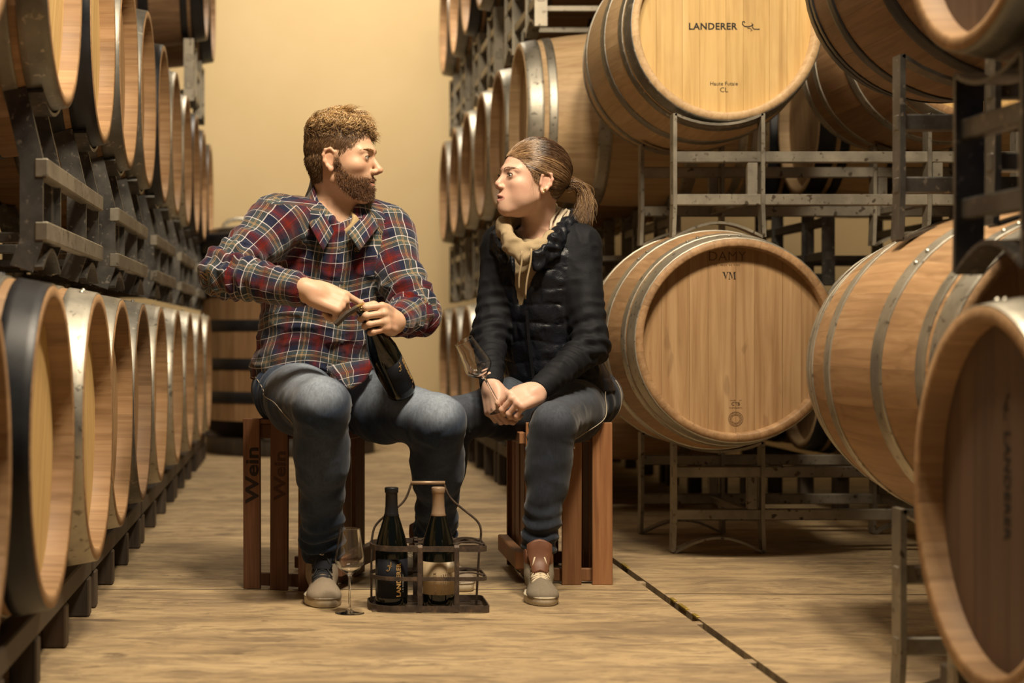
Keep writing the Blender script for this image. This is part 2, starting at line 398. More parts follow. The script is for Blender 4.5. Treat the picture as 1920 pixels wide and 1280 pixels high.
for i, y in enumerate((8.95, 9.68)):
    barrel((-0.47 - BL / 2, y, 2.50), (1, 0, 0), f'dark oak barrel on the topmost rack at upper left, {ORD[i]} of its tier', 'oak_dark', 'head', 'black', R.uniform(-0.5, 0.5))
# right foreground and middle: heads look towards the camera
FY = (0, -1, 0)
LAND = barrel((1.363, 5.60 + BL / 2, 1.683), FY, 'pale new oak barrel with lettered head racked above the woman', 'oak_new', 'head_new', 'zinc_dull')
DAMY = barrel((1.308, 5.25 + BL / 2, 0.680), FY, 'broad oak barrel with stamped head lying low beside the woman', 'oak', 'head', 'zinc')
barrel((2.17, 5.60 + BL / 2, 1.683), FY, 'reddish oak barrel racked right of the pale lettered barrel', 'oak', 'head_new', 'zinc', 0.3)
barrel((2.118, 5.25 + BL / 2, 0.680), FY, 'oak barrel lying low behind the big foreground barrel', 'oak_dark', 'head', 'zinc', 0.2)
barrel((1.53, 3.33 + BL / 2, 0.620), FY, 'big out-of-focus oak barrel at low right whose hoops curve leftward', 'oak', 'head', 'zinc', 0.1, scale=0.985)
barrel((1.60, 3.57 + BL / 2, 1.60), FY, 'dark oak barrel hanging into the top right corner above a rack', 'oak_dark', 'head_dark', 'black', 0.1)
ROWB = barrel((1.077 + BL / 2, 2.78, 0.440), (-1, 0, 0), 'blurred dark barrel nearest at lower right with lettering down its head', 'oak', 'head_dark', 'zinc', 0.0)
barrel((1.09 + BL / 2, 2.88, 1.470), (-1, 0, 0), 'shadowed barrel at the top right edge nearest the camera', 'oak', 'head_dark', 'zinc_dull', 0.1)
# right side of the aisle, farther back: heads look towards -X
RY = [7.12, 7.86, 8.58, 9.32, 10.04, 10.78]
for lev, z, nm in ((0, 0.54, 'floor-level'), (1, 1.565, 'middle'), (2, 2.59, 'top')):
    for i, y in enumerate(RY):
        k = ['zinc', 'zinc', 'zinc', 'zinc', 'zinc_dull', 'zinc_dull'][i] if lev < 2 else ['zinc_dull', 'zinc_dull', 'zinc_dull', 'black', 'zinc_dull', 'zinc_dull'][i]
        lab = 'pale oak barrel lying sideways directly behind the woman' if (lev, i) == (1, 0) else f'steel-hooped oak barrel, {ORD[i]} in the {nm} row right of the aisle, beyond the woman'
        barrel((0.885 + BL / 2, y, z), (-1, 0, 0), lab, 'oak_new' if (lev, i) == (1, 0) else 'oak', 'head', k, R.uniform(-0.5, 0.5))
for lev, z, nm in ((0, 0.54, 'low'), (1, 1.565, 'upper')):
    for i, y in enumerate((7.12, 7.86)):
        barrel((2.02 + BL / 2, y, z), (-1, 0, 0), f'black-hooped oak barrel in the {nm} gap behind the two right stacks, {("nearer", "farther")[i]} one', 'oak_new', 'head', 'black', 0.2)

# printing on the heads
def on_head(b, x, y, ang=0.0): return Matrix.Translation((x, y, BL / 2 - 0.0418)) @ Matrix.Rotation(ang, 4, 'Z')
def snail(mat_, parent, mat, s=1.0):
    mb = MB()
    pts = [(-0.018, 0.008), (-0.020, 0.013), (-0.025, 0.012), (-0.026, 0.004), (-0.019, -0.003), (-0.008, -0.004), (0.002, -0.002), (0.008, 0.003), (0.003, 0.008), (0.008, 0.003), (0.006, -0.006), (0.012, -0.012), (0.030, -0.012)]
    mb.sweep([Vector((x * s, y * s, 0.0004)) for x, y in pts], [(-0.0016 * s, -0.0004), (0.0016 * s, -0.0004), (0.0016 * s, 0.0004), (-0.0016 * s, 0.0004)], up=(0, 0, 1), smooth=False)
    pts = [(-0.010, -0.008), (0.0, -0.010), (0.006, -0.016), (0.000, -0.018)]
    mb.sweep([Vector((x * s, y * s, 0.0004)) for x, y in pts], [(-0.001 * s, -0.0004), (0.001 * s, -0.0004), (0.001 * s, 0.0004), (-0.001 * s, 0.0004)], up=(0, 0, 1), smooth=False)
    return mb.obj('emblem', mat_, parent, mat=mat)
letter('LANDERER', 0.0300, M['ink'], LAND, on_head(LAND, -0.036, 0.0), bold=0.0008, spacing=1.08)
snail(M['ink'], LAND, on_head(LAND, 0.085, 0.004), 1.0)
letter('Haute Futaie', 0.0175, M['ink'], LAND, on_head(LAND, 0.0, -0.183))
letter('CL', 0.022, M['ink'], LAND, on_head(LAND, 0.0, -0.203))
letter('DAMY', 0.040, M['brand'], DAMY, on_head(DAMY, -0.020, 0.251), bold=-0.0004, spacing=1.05)
def ticks(n, w, h, seed=0):           # a line of print too small to read
    q = MB(); rr = random.Random(seed)
    for i in range(n):
        if rr.random() < 0.12: continue
        q.box((w * (i + 0.5) / n - w / 2, rr.uniform(-0.1, 0.1) * h, 0.0003), (w / n * rr.uniform(0.35, 0.7), h * rr.uniform(0.6, 1.0), 0.0006))
    return q
ticks(16, 0.080, 0.006, 1).obj('small_print', M['brand'], DAMY, mat=on_head(DAMY, -0.02, 0.226))
mb = MB()                                          # VM with serifs
def poly(pts, q=mb, d=0.0006): 
    n = len(pts); q.add([(x, y, d) for x, y in pts], [tuple(range(n))], 0, False)
for s0 in (1,):
    poly([(-0.0185, 0.011), (-0.0140, 0.011), (-0.0085, -0.006), (-0.0100, -0.011)]); poly([(-0.0100, -0.011), (-0.0085, -0.006), (-0.0035, 0.011), (-0.0055, 0.011)])
    poly([(-0.0205, 0.011), (-0.0205, 0.0098), (-0.0125, 0.0098), (-0.0125, 0.011)]); poly([(-0.0072, 0.011), (-0.0072, 0.0098), (-0.0018, 0.0098), (-0.0018, 0.011)])
    poly([(0.0008, 0.011), (-0.0002, -0.011), (0.0013, -0.011), (0.0023, 0.011)]); poly([(0.0008, 0.011), (0.0045, 0.011), (0.0100, -0.006), (0.0090, -0.011)])
    poly([(0.0090, -0.011), (0.0100, -0.006), (0.0152, 0.011), (0.0140, 0.011)]); poly([(0.0140, 0.011), (0.0180, 0.011), (0.0190, -0.011), (0.0150, -0.011)])
    poly([(-0.0020, -0.0098), (-0.0020, -0.011), (0.0034, -0.011), (0.0034, -0.0098)]); poly([(0.0132, -0.0098), (0.0132, -0.011), (0.0210, -0.011), (0.0210, -0.0098)])
    poly([(-0.001, 0.011), (-0.001, 0.0098), (0.0035, 0.0098), (0.0035, 0.011)]); poly([(0.0150, 0.011), (0.0150, 0.0098), (0.0200, 0.0098), (0.0200, 0.011)])
mb.obj('lettering', M['ink'], DAMY, mat=on_head(DAMY, -0.014, 0.194))
letter('CTB', 0.014, M['brand_dark'], DAMY, on_head(DAMY, 0.006, -0.192))
ticks(9, 0.036, 0.004, 2).obj('small_print', M['brand'], DAMY, mat=on_head(DAMY, 0.006, -0.181)); ticks(10, 0.040, 0.004, 3).obj('small_print', M['brand'], DAMY, mat=on_head(DAMY, 0.006, -0.203))
mb = MB()
for r, w in ((0.0215, 0.0008), (0.0125, 0.0008)): mb.lathe([(r - w, 0.0005), (r + w, 0.0005)], 32)
for i in range(26):
    a = 2 * PI * i / 26; mb.box((0.017 * math.cos(a), 0.017 * math.sin(a), 0.0003), (0.005, 0.0016, 0.0006), Matrix.Rotation(a + 0.3 * (i % 3 - 1), 3, 'Z'))
mb.obj('seal', M['brand'], DAMY, mat=on_head(DAMY, 0.006, -0.237))
letter('LANDERER', 0.0335, M['ink'], ROWB, on_head(ROWB, 0.0, 0.02, -PI / 2), bold=0.0007, spacing=1.08)
snail(M['ink'], ROWB, on_head(ROWB, 0.0, 0.145, -PI / 2), 0.75)

# ------------------------------------------------------------------ steel barrel racks
def rack(origin, ang, label, centers, zc, depth=0.53, mat='steel', bw=0.05, margin=0.148, foot=0.68, zfoot=None, dz=0.0, flare=0.0, rmat=None, hw=0.14, cr=(0.352, 0.352), rh=0.036):
    """local x along the rails, y away from the barrel heads; centers = local x of each barrel"""
    o = thing('barrel_rack', label, 'rack', mat=Matrix.Translation(origin) @ Matrix.Rotation(ang, 4, 'Z'))
    margin = hw + 0.008; x0, x1 = centers[0] - margin, centers[-1] + margin; m = M[mat]; mr = M[rmat or mat]
    zr = [zc - 0.421 + dz, zc - 0.557 + dz]; zt = zc - 0.315; zb = zfoot if zfoot is not None else zc - foot
    for y in (0, depth):
        for z in zr:
            mb = MB(); mb.box(((x0 + x1) / 2, y - (0.022 if flare and y == 0 else 0), z), (x1 - x0, 0.03, rh)); mb.obj('rail', mr, o)
        for cx in centers:
            rc = cr[0] if y == 0 else cr[1]; zt = zc - math.sqrt(rc ** 2 - hw ** 2) - 0.012
            for sx in (-1, 1):
                lx = cx + sx * hw
                mb = MB(); mb.bar([(lx, y + flare, zt + 0.01), (lx, y, zr[0] + 0.02), (lx, y, (zr[0] + zr[1]) / 2), (lx, y, zr[1] - 0.02), (lx + sx * 0.004, y + flare * 0.6, zb + 0.004)], 0.012, bw, up=(0, 1, 0)); mb.obj('leg', m, o)
            rc = cr[0] if y == 0 else cr[1]; up = [(cx - hw + 2 * hw * i / 10, y, zc - math.sqrt(rc ** 2 - (-hw + 2 * hw * i / 10) ** 2) - 0.004) for i in range(11)]; zt = up[0][2]
            mb = MB(); mb.bar(up, bw, 0.008); mb.obj('cradle', m, o)
            lo = [(cx - hw + 2 * hw * i / 10, y, zb + 0.004 + 0.046 * math.sin(PI * i / 10)) for i in range(11)]
            mb = MB(); mb.bar(lo, bw, 0.008); mb.obj('foot_saddle', m, o)
            mb = MB(); mb.box((cx + 0.11 * (1 if cx == centers[0] else -1), y, (zr[0] + zr[1]) / 2), (0.034, 0.024, 0.11)); mb.obj('post', m, o)
    for x in (centers[0] + 0.11, centers[-1] - 0.11 if len(centers) > 1 else centers[0] - 0.11):
        for z in zr[1:]:
            mb = MB(); mb.box((x, depth / 2, z), (0.024, depth, 0.024)); mb.obj('cross_bar', m, o)
    return o
C2 = [0.0, 0.81]
rack((1.337, 5.62, 0), 0, 'low steel rack on the floor carrying the broad stamped barrel', C2, 0.68)
rack((1.337, 5.62, 0), 0, 'steel rack carrying the pale lettered barrel above the stamped one', C2, 1.683, cr=(0.314, 0.352))
rack((1.337, 5.72, 0), 0, 'uppermost steel rack over the pale lettered barrel', C2, 2.69)
rack((1.36, 3.08, 0), 0, 'low steel rack under the big foreground barrel at right', [0.0, 0.81], 0.66, 0.29, zfoot=0.0, hw=0.21, cr=(0.36, 0.36))
rack((1.52, 3.32, 0), 0, 'dark steel rack above the big foreground barrel at right', [0.0, 0.81], 1.60, 0.52, mat='steel_dark', zfoot=0.90, hw=0.21, dz=-0.02, cr=(0.36, 0.36))  # shadow of the barrel above is put into this darker steel
rack((1.15, 2.80, 0), -PI / 2, 'blurred dark steel rack at the right edge, on the nearest barrel', [-0.08, 0.66], 1.47, 0.53, mat='steel_dark', zfoot=0.80)
for i, (a, b) in enumerate(((2.92 - 0.75, 2.92), (3.93, 4.70), (5.42, 6.13), (6.85, 7.56), (8.30, 9.02), (9.72, 10.45))):
    if i == 0: cs = [0.0]; a = 2.92
    else: cs = [0.0, b - a]
    rack((-0.575, a, 0), PI / 2, f'dark steel rack under the head-height barrels left of the aisle, {ORD[i]} one', cs, 1.512, 0.53, mat='steel_dark', zfoot=0.836, margin=0.20, dz=-0.035, flare=0.035, rmat='steel', cr=(0.318, 0.352), rh=0.042)  # paler rail steel carries the light falling on the rails
rack((-0.55, 8.95, 0), PI / 2, 'steel rack under the topmost dark barrels at upper left', [0.0, 0.73], 2.50, 0.53, mat='steel', zfoot=1.86, margin=0.2)
for lev, z in ((1, 1.565), (2, 2.59)):
    for i in range(3):
        rack((0.96, RY[2 * i], 0), -PI / 2, f'steel rack between barrel rows right of the aisle, {("lower", "upper")[lev - 1]} tier, {ORD[i]} from the woman', [-0.74 + 0.01, 0.0], z, 0.53, mat='steel', zfoot=z - 0.676).location.y = RY[2 * i]
    rack((2.10, 7.12, 0), -PI / 2, f'steel rack in the gap behind the right stacks, {("lower", "upper")[lev - 1]} tier', [-0.74, 0.0], z, 0.53, mat='steel_dark', zfoot=z - 0.676)
# low timber stands under the floor rows
def stand(x, y0, y1, label, sx, ztop=0.150):
    o = thing('barrel_stand', label, 'stand', loc=(x, (y0 + y1) / 2, 0)); L = y1 - y0
    for dx in (0, sx * 0.78):
        mb = MB(); mb.box((dx, 0, ztop - 0.028), (0.05, L, 0.052)); mb.obj('rail', M['timber_dark'], o)
        for j in range(4):
            mb = MB(); mb.box((dx, -L / 2 + 0.05 + (L - 0.10) * j / 3, (ztop - 0.054) / 2), (0.055, 0.055, ztop - 0.055)); mb.obj('leg', M['timber_dark'], o)
    return o
for i, (a, b) in enumerate(((1.85, 2.98), (3.02, 4.42), (4.46, 5.80), (5.84, 7.38), (7.44, 9.0), (9.06, 9.85))):
    stand(-0.545, a, b, f'dark low stand under the floor-level barrels left of the aisle, {ORD[i]} one', -1)
for i, (a, b) in enumerate(((6.72, 8.2), (8.24, 9.66), (9.7, 11.1))):
    stand(0.95, a, b, f'dark low stand under the floor-level barrels right of the aisle, {ORD[i]} beyond the woman', 1, 0.20)
stand(2.09, 6.74, 8.24, 'dark low stand in the gap behind the right stacks', 1, 0.20)
stand(1.19, 2.40, 3.20, 'dark low stand under the nearest barrel at lower right', 1, 0.105)

# ------------------------------------------------------------------ upright oak vat behind the man
vat = thing('oak_vat', 'upright oak vat with black hoops standing behind the man', 'vat', loc=(-0.05, 10.45, 0))
VR, V0, V1 = 0.53, 0.20, 1.17; NV = 30
hv = PI / NV
vm = {}
vs = []
for z, r in ((V0, VR - 0.03), (V0, VR), ((V0 + V1) / 2, VR + 0.006), (V1, VR - 0.008), (V1, VR - 0.04), (V1 - 0.1, VR - 0.04)):
    for a, dr in ((-hv * 0.995, -0.003), (-hv * 0.95, 0), (hv * 0.95, 0), (hv * 0.995, -0.003)): vs.append(((r + dr) * math.cos(a), (r + dr) * math.sin(a), z))
sm = MB().add(vs, [(i * 4 + j, i * 4 + j + 1, (i + 1) * 4 + j + 1, (i + 1) * 4 + j) for i in range(5) for j in range(3)], 0, False).mesh('stave', M['oak'])
for i in range(NV): put('stave', sm, vat, rot=(0, 0, 2 * PI * i / NV))
for z in (0.335, 0.525, 0.745, 0.945, 1.13):
    MB().lathe([(VR - 0.002, z - 0.033), (VR + 0.011, z - 0.033), (VR + 0.011, z + 0.033), (VR - 0.002, z + 0.033)], 60).obj('hoop', M['black'], vat)
mb = MB(); mb.lathe([(0, V1 - 0.02), (VR - 0.03, V1 - 0.02), (VR - 0.03, V1 + 0.0), (VR + 0.02, V1 + 0.0), (VR + 0.02, V1 + 0.10), (VR - 0.02, V1 + 0.11), (0, V1 + 0.11)], 48); mb.obj('lid_rim', M['black'], vat)
mb = MB(); mb.lathe([(0, V1 + 0.115), (VR - 0.05, V1 + 0.112), (VR - 0.05, V1 + 0.14), (VR - 0.08, V1 + 0.15), (0.12, V1 + 0.17), (0, V1 + 0.17)], 48); lid = mb.obj('steel_lid', M['zinc'], vat)
mb = MB(); mb.tube([(-0.30 + 0.09 * math.cos(a), -0.15, V1 + 0.15 + 0.05 * math.sin(a)) for a in np.linspace(0, PI, 9)], 0.012); mb.obj('lid_handle', M['zinc'], lid)
mb = MB()
for a in (0, PI / 2): mb.box((0, 0, 0.145), (1.0, 0.30, 0.10), Matrix.Rotation(a, 3, 'Z'))
mb.lathe([(0, 0.002), (0.50, 0.002), (0.50, 0.096), (0, 0.096)], 40)
mb.obj('base', M['timber_dark'], vat)
# ------------------------------------------------------------------ smooth implicit surfaces -> one continuous mesh
V3 = lambda *a: np.array(a, dtype=np.float32)
def nv(a): return np.asarray(a, dtype=np.float32)
def smin(a, b, k):
    if k <= 1e-6: return np.minimum(a, b)
    h = np.maximum(k - np.abs(a - b), 0) / k
    return np.minimum(a, b) - h * h * k * 0.25
class Cap:
    def __init__(s, a, b, ra, rb, k=0.02):
        s.a, s.b, s.ra, s.rb, s.k = nv(a), nv(b), ra, rb, k; r = max(ra, rb)
        s.lo, s.hi = np.minimum(s.a, s.b) - r, np.maximum(s.a, s.b) + r
    def __call__(s, X, Y, Z):
        ba = s.b - s.a; L = float((ba * ba).sum()) + 1e-12
        x, y, z = X - s.a[0], Y - s.a[1], Z - s.a[2]
        h = np.clip((x * ba[0] + y * ba[1] + z * ba[2]) / L, 0, 1)
        return np.sqrt((x - ba[0] * h) ** 2 + (y - ba[1] * h) ** 2 + (z - ba[2] * h) ** 2) - (s.ra + (s.rb - s.ra) * h)
class Ell:
    def __init__(s, c, r, k=0.02, R=None):
        s.c, s.r, s.k = nv(c), nv(r), k; s.R = np.eye(3, dtype=np.float32) if R is None else nv(R)   # columns = axes
        e = np.sqrt(((s.R * s.r[None, :]) ** 2).sum(1)); s.lo, s.hi = s.c - e, s.c + e
    def __call__(s, X, Y, Z):
        x, y, z = X - s.c[0], Y - s.c[1], Z - s.c[2]; k0 = 0; k1 = 0
        for i in range(3):
            q = (x * s.R[0, i] + y * s.R[1, i] + z * s.R[2, i]) / s.r[i]
            k0 = k0 + q * q; k1 = k1 + (q / s.r[i]) ** 2
        k0 = np.sqrt(k0); return k0 * (k0 - 1) / np.maximum(np.sqrt(k1), 1e-6)
class RBox:
    def __init__(s, c, hs, rad, k=0.02, R=None):
        s.c, s.h, s.rad, s.k = nv(c), nv(hs), rad, k; s.R = np.eye(3, dtype=np.float32) if R is None else nv(R)
        e = (np.abs(s.R) * s.h[None, :]).sum(1); s.lo, s.hi = s.c - e, s.c + e
    def __call__(s, X, Y, Z):
        x, y, z = X - s.c[0], Y - s.c[1], Z - s.c[2]; o = 0; ins = -9.0
        for i in range(3):
            q = np.abs(x * s.R[0, i] + y * s.R[1, i] + z * s.R[2, i]) - (s.h[i] - s.rad)
            o = o + np.maximum(q, 0) ** 2; ins = np.maximum(ins, q)
        return np.sqrt(o) + np.minimum(ins, 0) - s.rad
class Stack:
    """vertical stack of ellipses: rows (z, cx, cy, rx, ry), turned by yaw"""
    def __init__(s, rows, yaw=0.0, k=0.03, extra=0.0, power=2.0, fn=None):
        s.rows = np.array(sorted(rows), dtype=np.float32); s.yaw, s.k, s.e, s.p, s.fn = yaw, k, extra, power, fn
        m = s.rows[:, 3:5].max() + extra
        s.lo = V3(s.rows[:, 1].min() - m, s.rows[:, 2].min() - m, s.rows[0, 0]); s.hi = V3(s.rows[:, 1].max() + m, s.rows[:, 2].max() + m, s.rows[-1, 0])
    def par(s, Z):
        zs = np.linspace(s.rows[0, 0], s.rows[-1, 0], 200); out = []
        for i in range(1, 5):
            f = np.interp(zs, s.rows[:, 0], s.rows[:, i]); kk = np.hanning(31); kk /= kk.sum()
            f = np.convolve(np.pad(f, 15, 'edge'), kk, 'valid'); out.append(np.interp(Z, zs, f).astype(np.float32))
        return out
    def local(s, X, Y, Z):
        cx, cy, rx, ry = s.par(Z); c, n = math.cos(s.yaw), math.sin(s.yaw)
        x, y = X - cx, Y - cy; return x * c + y * n, -x * n + y * c, rx + s.e, ry + s.e
    def __call__(s, X, Y, Z):
        u, v, rx, ry = s.local(X, Y, Z)
        q = (np.abs(u / rx) ** s.p + np.abs(v / ry) ** s.p) ** (1 / s.p)
        d = (q - 1) * np.minimum(rx, ry)
        if s.fn is not None: d = d + s.fn(X, Y, Z, u, v)
        return np.maximum(d, np.maximum(s.rows[0, 0] - Z, Z - s.rows[-1, 0]))
class Group:
    def __init__(s, prims, k=0.003):
        s.ps, s.k = prims, k; s.lo = np.min([p.lo for p in prims], 0); s.hi = np.max([p.hi for p in prims], 0)
    def __call__(s, X, Y, Z):
        d = s.ps[0](X, Y, Z)
        for p in s.ps[1:]: d = smin(d, p(X, Y, Z), p.k)
        return d
class Plane:
    """keeps the side n.p < n.c inside a ball around c"""
    def __init__(s, c, n, rad, k=0.002): s.c, s.n, s.rad, s.k = nv(c), nv(n) / np.linalg.norm(n), rad, k; s.lo, s.hi = s.c - rad, s.c + rad
    def __call__(s, X, Y, Z):
        pl = -((X - s.c[0]) * s.n[0] + (Y - s.c[1]) * s.n[1] + (Z - s.c[2]) * s.n[2])
        ball = np.sqrt((X - s.c[0]) ** 2 + (Y - s.c[1]) ** 2 + (Z - s.c[2]) ** 2) - s.rad
        return np.maximum(pl, ball)
class Field:
    def __init__(s): s.ops = []
    def u(s, *ps):
        for p in ps: s.ops.append(('u', p))
        return s
    def cut(s, *ps):
        for p in ps: s.ops.append(('s', p))
        return s
    def bounds(s):
        ps = [p for o, p in s.ops if o == 'u']; return np.min([p.lo for p in ps], 0), np.max([p.hi for p in ps], 0)
    def grid(s, xs, ys, zs):
        D = np.full((len(xs), len(ys), len(zs)), 0.5, dtype=np.float32); ax = (xs, ys, zs)
        for o, p in s.ops:
            mg = p.k + 0.012; sl = []
            for i in range(3):
                a, b = np.searchsorted(ax[i], p.lo[i] - mg), np.searchsorted(ax[i], p.hi[i] + mg); sl.append(slice(int(a), int(b)))
            if any(q.stop <= q.start for q in sl): continue
            X, Y, Z = xs[sl[0]][:, None, None], ys[sl[1]][None, :, None], zs[sl[2]][None, None, :]
            d = p(X, Y, Z).astype(np.float32); S = D[sl[0], sl[1], sl[2]]
            D[sl[0], sl[1], sl[2]] = smin(S, d, p.k) if o == 'u' else -smin(-S, d, p.k)
        return D
    def at(s, Pn):
        X, Y, Z = Pn[:, 0], Pn[:, 1], Pn[:, 2]; D = np.full(len(Pn), 0.5, dtype=np.float32)
        for o, p in s.ops:
            d = p(X, Y, Z); D = smin(D, d, p.k) if o == 'u' else -smin(-D, d, p.k)
        return D
def axis(lo, hi, coarse, fine=(), step=0.002):
    cuts = sorted({lo, hi, *[min(max(v, lo), hi) for f in fine for v in f]}); out = []
    for a, b in zip(cuts[:-1], cuts[1:]):
        st = step if any(f[0] <= (a + b) / 2 <= f[1] for f in fine) else coarse
        n = max(1, int(round((b - a) / st))); out += list(np.linspace(a, b, n, endpoint=False))
    return np.array(out + [hi], dtype=np.float32)
def nets(D, xs, ys, zs, smooth=1):
    S = D < 0; nx, ny, nz = D.shape
    c = S[:-1, :-1, :-1].astype(np.int8)
    for i in (0, 1):
        for j in (0, 1):
            for k in (0, 1):
                if i or j or k: c = c + S[i:nx - 1 + i, j:ny - 1 + j, k:nz - 1 + k]
    I, J, K = np.nonzero((c > 0) & (c < 8)); N = len(I)
    idx = np.full((nx - 1, ny - 1, nz - 1), -1, dtype=np.int32); idx[I, J, K] = np.arange(N)
    cor = {}; 
    for i in (0, 1):
        for j in (0, 1):
            for k in (0, 1): cor[i, j, k] = D[I + i, J + j, K + k]
    acc = np.zeros((N, 3), dtype=np.float64); cnt = np.zeros(N)
    for a in cor:
        for d in range(3):
            if a[d] == 0:
                b = list(a); b[d] = 1; b = tuple(b); va, vb = cor[a], cor[b]; m = (va < 0) != (vb < 0)
                t = np.where(m, va / np.where(m, va - vb, 1), 0)
                p = np.tile(np.array(a, dtype=np.float64), (N, 1)); p[:, d] += t
                acc[m] += p[m]; cnt[m] += 1
    acc /= cnt[:, None]
    V = np.empty((N, 3))
    for d, (ax, ii) in enumerate(((xs, I), (ys, J), (zs, K))): V[:, d] = ax[ii] + acc[:, d] * (ax[ii + 1] - ax[ii])
    Q = []
    for d in range(3):
        o1, o2 = [(1, 2), (2, 0), (0, 1)][d]
        A = S.take(range(S.shape[d] - 1), d); B = S.take(range(1, S.shape[d]), d); e = np.argwhere(A != B)
        ok = (e[:, o1] > 0) & (e[:, o2] > 0) & (e[:, o1] < D.shape[o1] - 1) & (e[:, o2] < D.shape[o2] - 1); e = e[ok]
        fl = S[e[:, 0], e[:, 1], e[:, 2]]
        def at(a, b):
            f = e.copy(); f[:, o1] -= a; f[:, o2] -= b; return idx[f[:, 0], f[:, 1], f[:, 2]]
        q = np.stack([at(1, 1), at(0, 1), at(0, 0), at(1, 0)], 1); q[~fl] = q[~fl][:, ::-1]; Q.append(q)
    Q = np.concatenate(Q); Q = Q[(Q >= 0).all(1)]
    for it in range(smooth):
        for lam in (0.5, -0.52):
            sm = np.zeros_like(V); ct = np.zeros(len(V))
            for a, b in ((0, 1), (1, 2), (2, 3), (3, 0)):
                for p, q in ((a, b), (b, a)):
                    for d in range(3): sm[:, d] += np.bincount(Q[:, p], V[Q[:, q], d], len(V))
                    ct += np.bincount(Q[:, p], minlength=len(V))
            V = V + lam * (sm / np.maximum(ct, 1)[:, None] - V)
    return V, Q
def np_mesh(name, V, Q, mats, mat_idx=None, smooth=True, attrs=None):
    me = bpy.data.meshes.new(name); k = Q.shape[1]
    me.vertices.add(len(V)); me.vertices.foreach_set('co', np.ascontiguousarray(V, dtype=np.float32).ravel())
    me.loops.add(Q.size); me.loops.foreach_set('vertex_index', np.ascontiguousarray(Q, dtype=np.int32).ravel())
    me.polygons.add(len(Q)); me.polygons.foreach_set('loop_start', np.arange(0, Q.size, k, dtype=np.int32))
    for mt in (mats if isinstance(mats, (list, tuple)) else [mats]): me.materials.append(mt)
    if mat_idx is not None: me.polygons.foreach_set('material_index', np.asarray(mat_idx, dtype=np.int32))
    me.polygons.foreach_set('use_smooth', np.full(len(Q), smooth))
    for nm, arr in (attrs or {}).items():
        arr = np.asarray(arr, dtype=np.float32)
        if arr.ndim == 1: a = me.attributes.new(nm, 'FLOAT', 'POINT'); a.data.foreach_set('value', arr)
        else: a = me.attributes.new(nm, 'FLOAT_VECTOR', 'POINT'); a.data.foreach_set('vector', np.ascontiguousarray(arr).ravel())
    me.update(calc_edges=True); me.validate(); return me
def normals(V, Q):
    n = np.cross(V[Q[:, 2]] - V[Q[:, 0]], V[Q[:, 3]] - V[Q[:, 1]]); out = np.zeros_like(V)
    for j in range(Q.shape[1]):
        for d in range(3): out[:, d] += np.bincount(Q[:, j], n[:, d], len(V))
    return out / np.maximum(np.linalg.norm(out, axis=1), 1e-12)[:, None]
_ng = np.random.RandomState(5).rand(32, 32, 32).astype(np.float32) * 2 - 1
def vnoise(p, scale=1.0, off=0.0):
    p = np.asarray(p) * scale + off; i = np.floor(p).astype(int); f = p - i; f = f * f * (3 - 2 * f); i = i % 32; j = (i + 1) % 32
    r = 0
    for a in (0, 1):
        for b in (0, 1):
            for c in (0, 1):
                w = (f[:, 0] if a else 1 - f[:, 0]) * (f[:, 1] if b else 1 - f[:, 1]) * (f[:, 2] if c else 1 - f[:, 2])
                r = r + w * _ng[(j if a else i)[:, 0], (j if b else i)[:, 1], (j if c else i)[:, 2]]
    return r
class Loc:
    """a local frame (4x4 without scale) with a uniform size factor; makes primitives in world space"""
    def __init__(s, M4, sc=1.0, mirror=False):
        s.R = nv([[M4[i][j] for j in range(3)] for i in range(3)]); s.o = nv([M4[i][3] for i in range(3)]); s.sc = sc; s.my = -1.0 if mirror else 1.0
    def p(s, q): q = nv(q) * V3(1, s.my, 1); return s.R @ (q * s.sc) + s.o
    def inv(s, Pn): q = ((np.asarray(Pn) - s.o) @ s.R) / s.sc; q[:, 1] *= s.my; return q
    def d(s, q): return s.R @ (nv(q) * V3(1, s.my, 1))
    def cap(s, a, b, ra, rb, k=0.02): return Cap(s.p(a), s.p(b), ra * s.sc, rb * s.sc, k * s.sc)
    def ell(s, c, r, k=0.02, rot=None):
        R0 = s.R @ np.diag([1, s.my, 1]).astype(np.float32)
        if rot is not None: R0 = R0 @ nv(rot)
        return Ell(s.p(c), nv(r) * s.sc, k * s.sc, R0)
    def box(s, c, h, rad, k=0.02, rot=None):
        R0 = s.R @ np.diag([1, s.my, 1]).astype(np.float32)
        if rot is not None: R0 = R0 @ nv(rot)
        return RBox(s.p(c), nv(h) * s.sc, rad * s.sc, k * s.sc, R0)
def ry(a): c, n = math.cos(a), math.sin(a); return [[c, 0, n], [0, 1, 0], [-n, 0, c]]
def rz(a): c, n = math.cos(a), math.sin(a); return [[c, -n, 0], [n, c, 0], [0, 0, 1]]
def rx(a): c, n = math.cos(a), math.sin(a); return [[1, 0, 0], [0, c, -n], [0, n, c]]

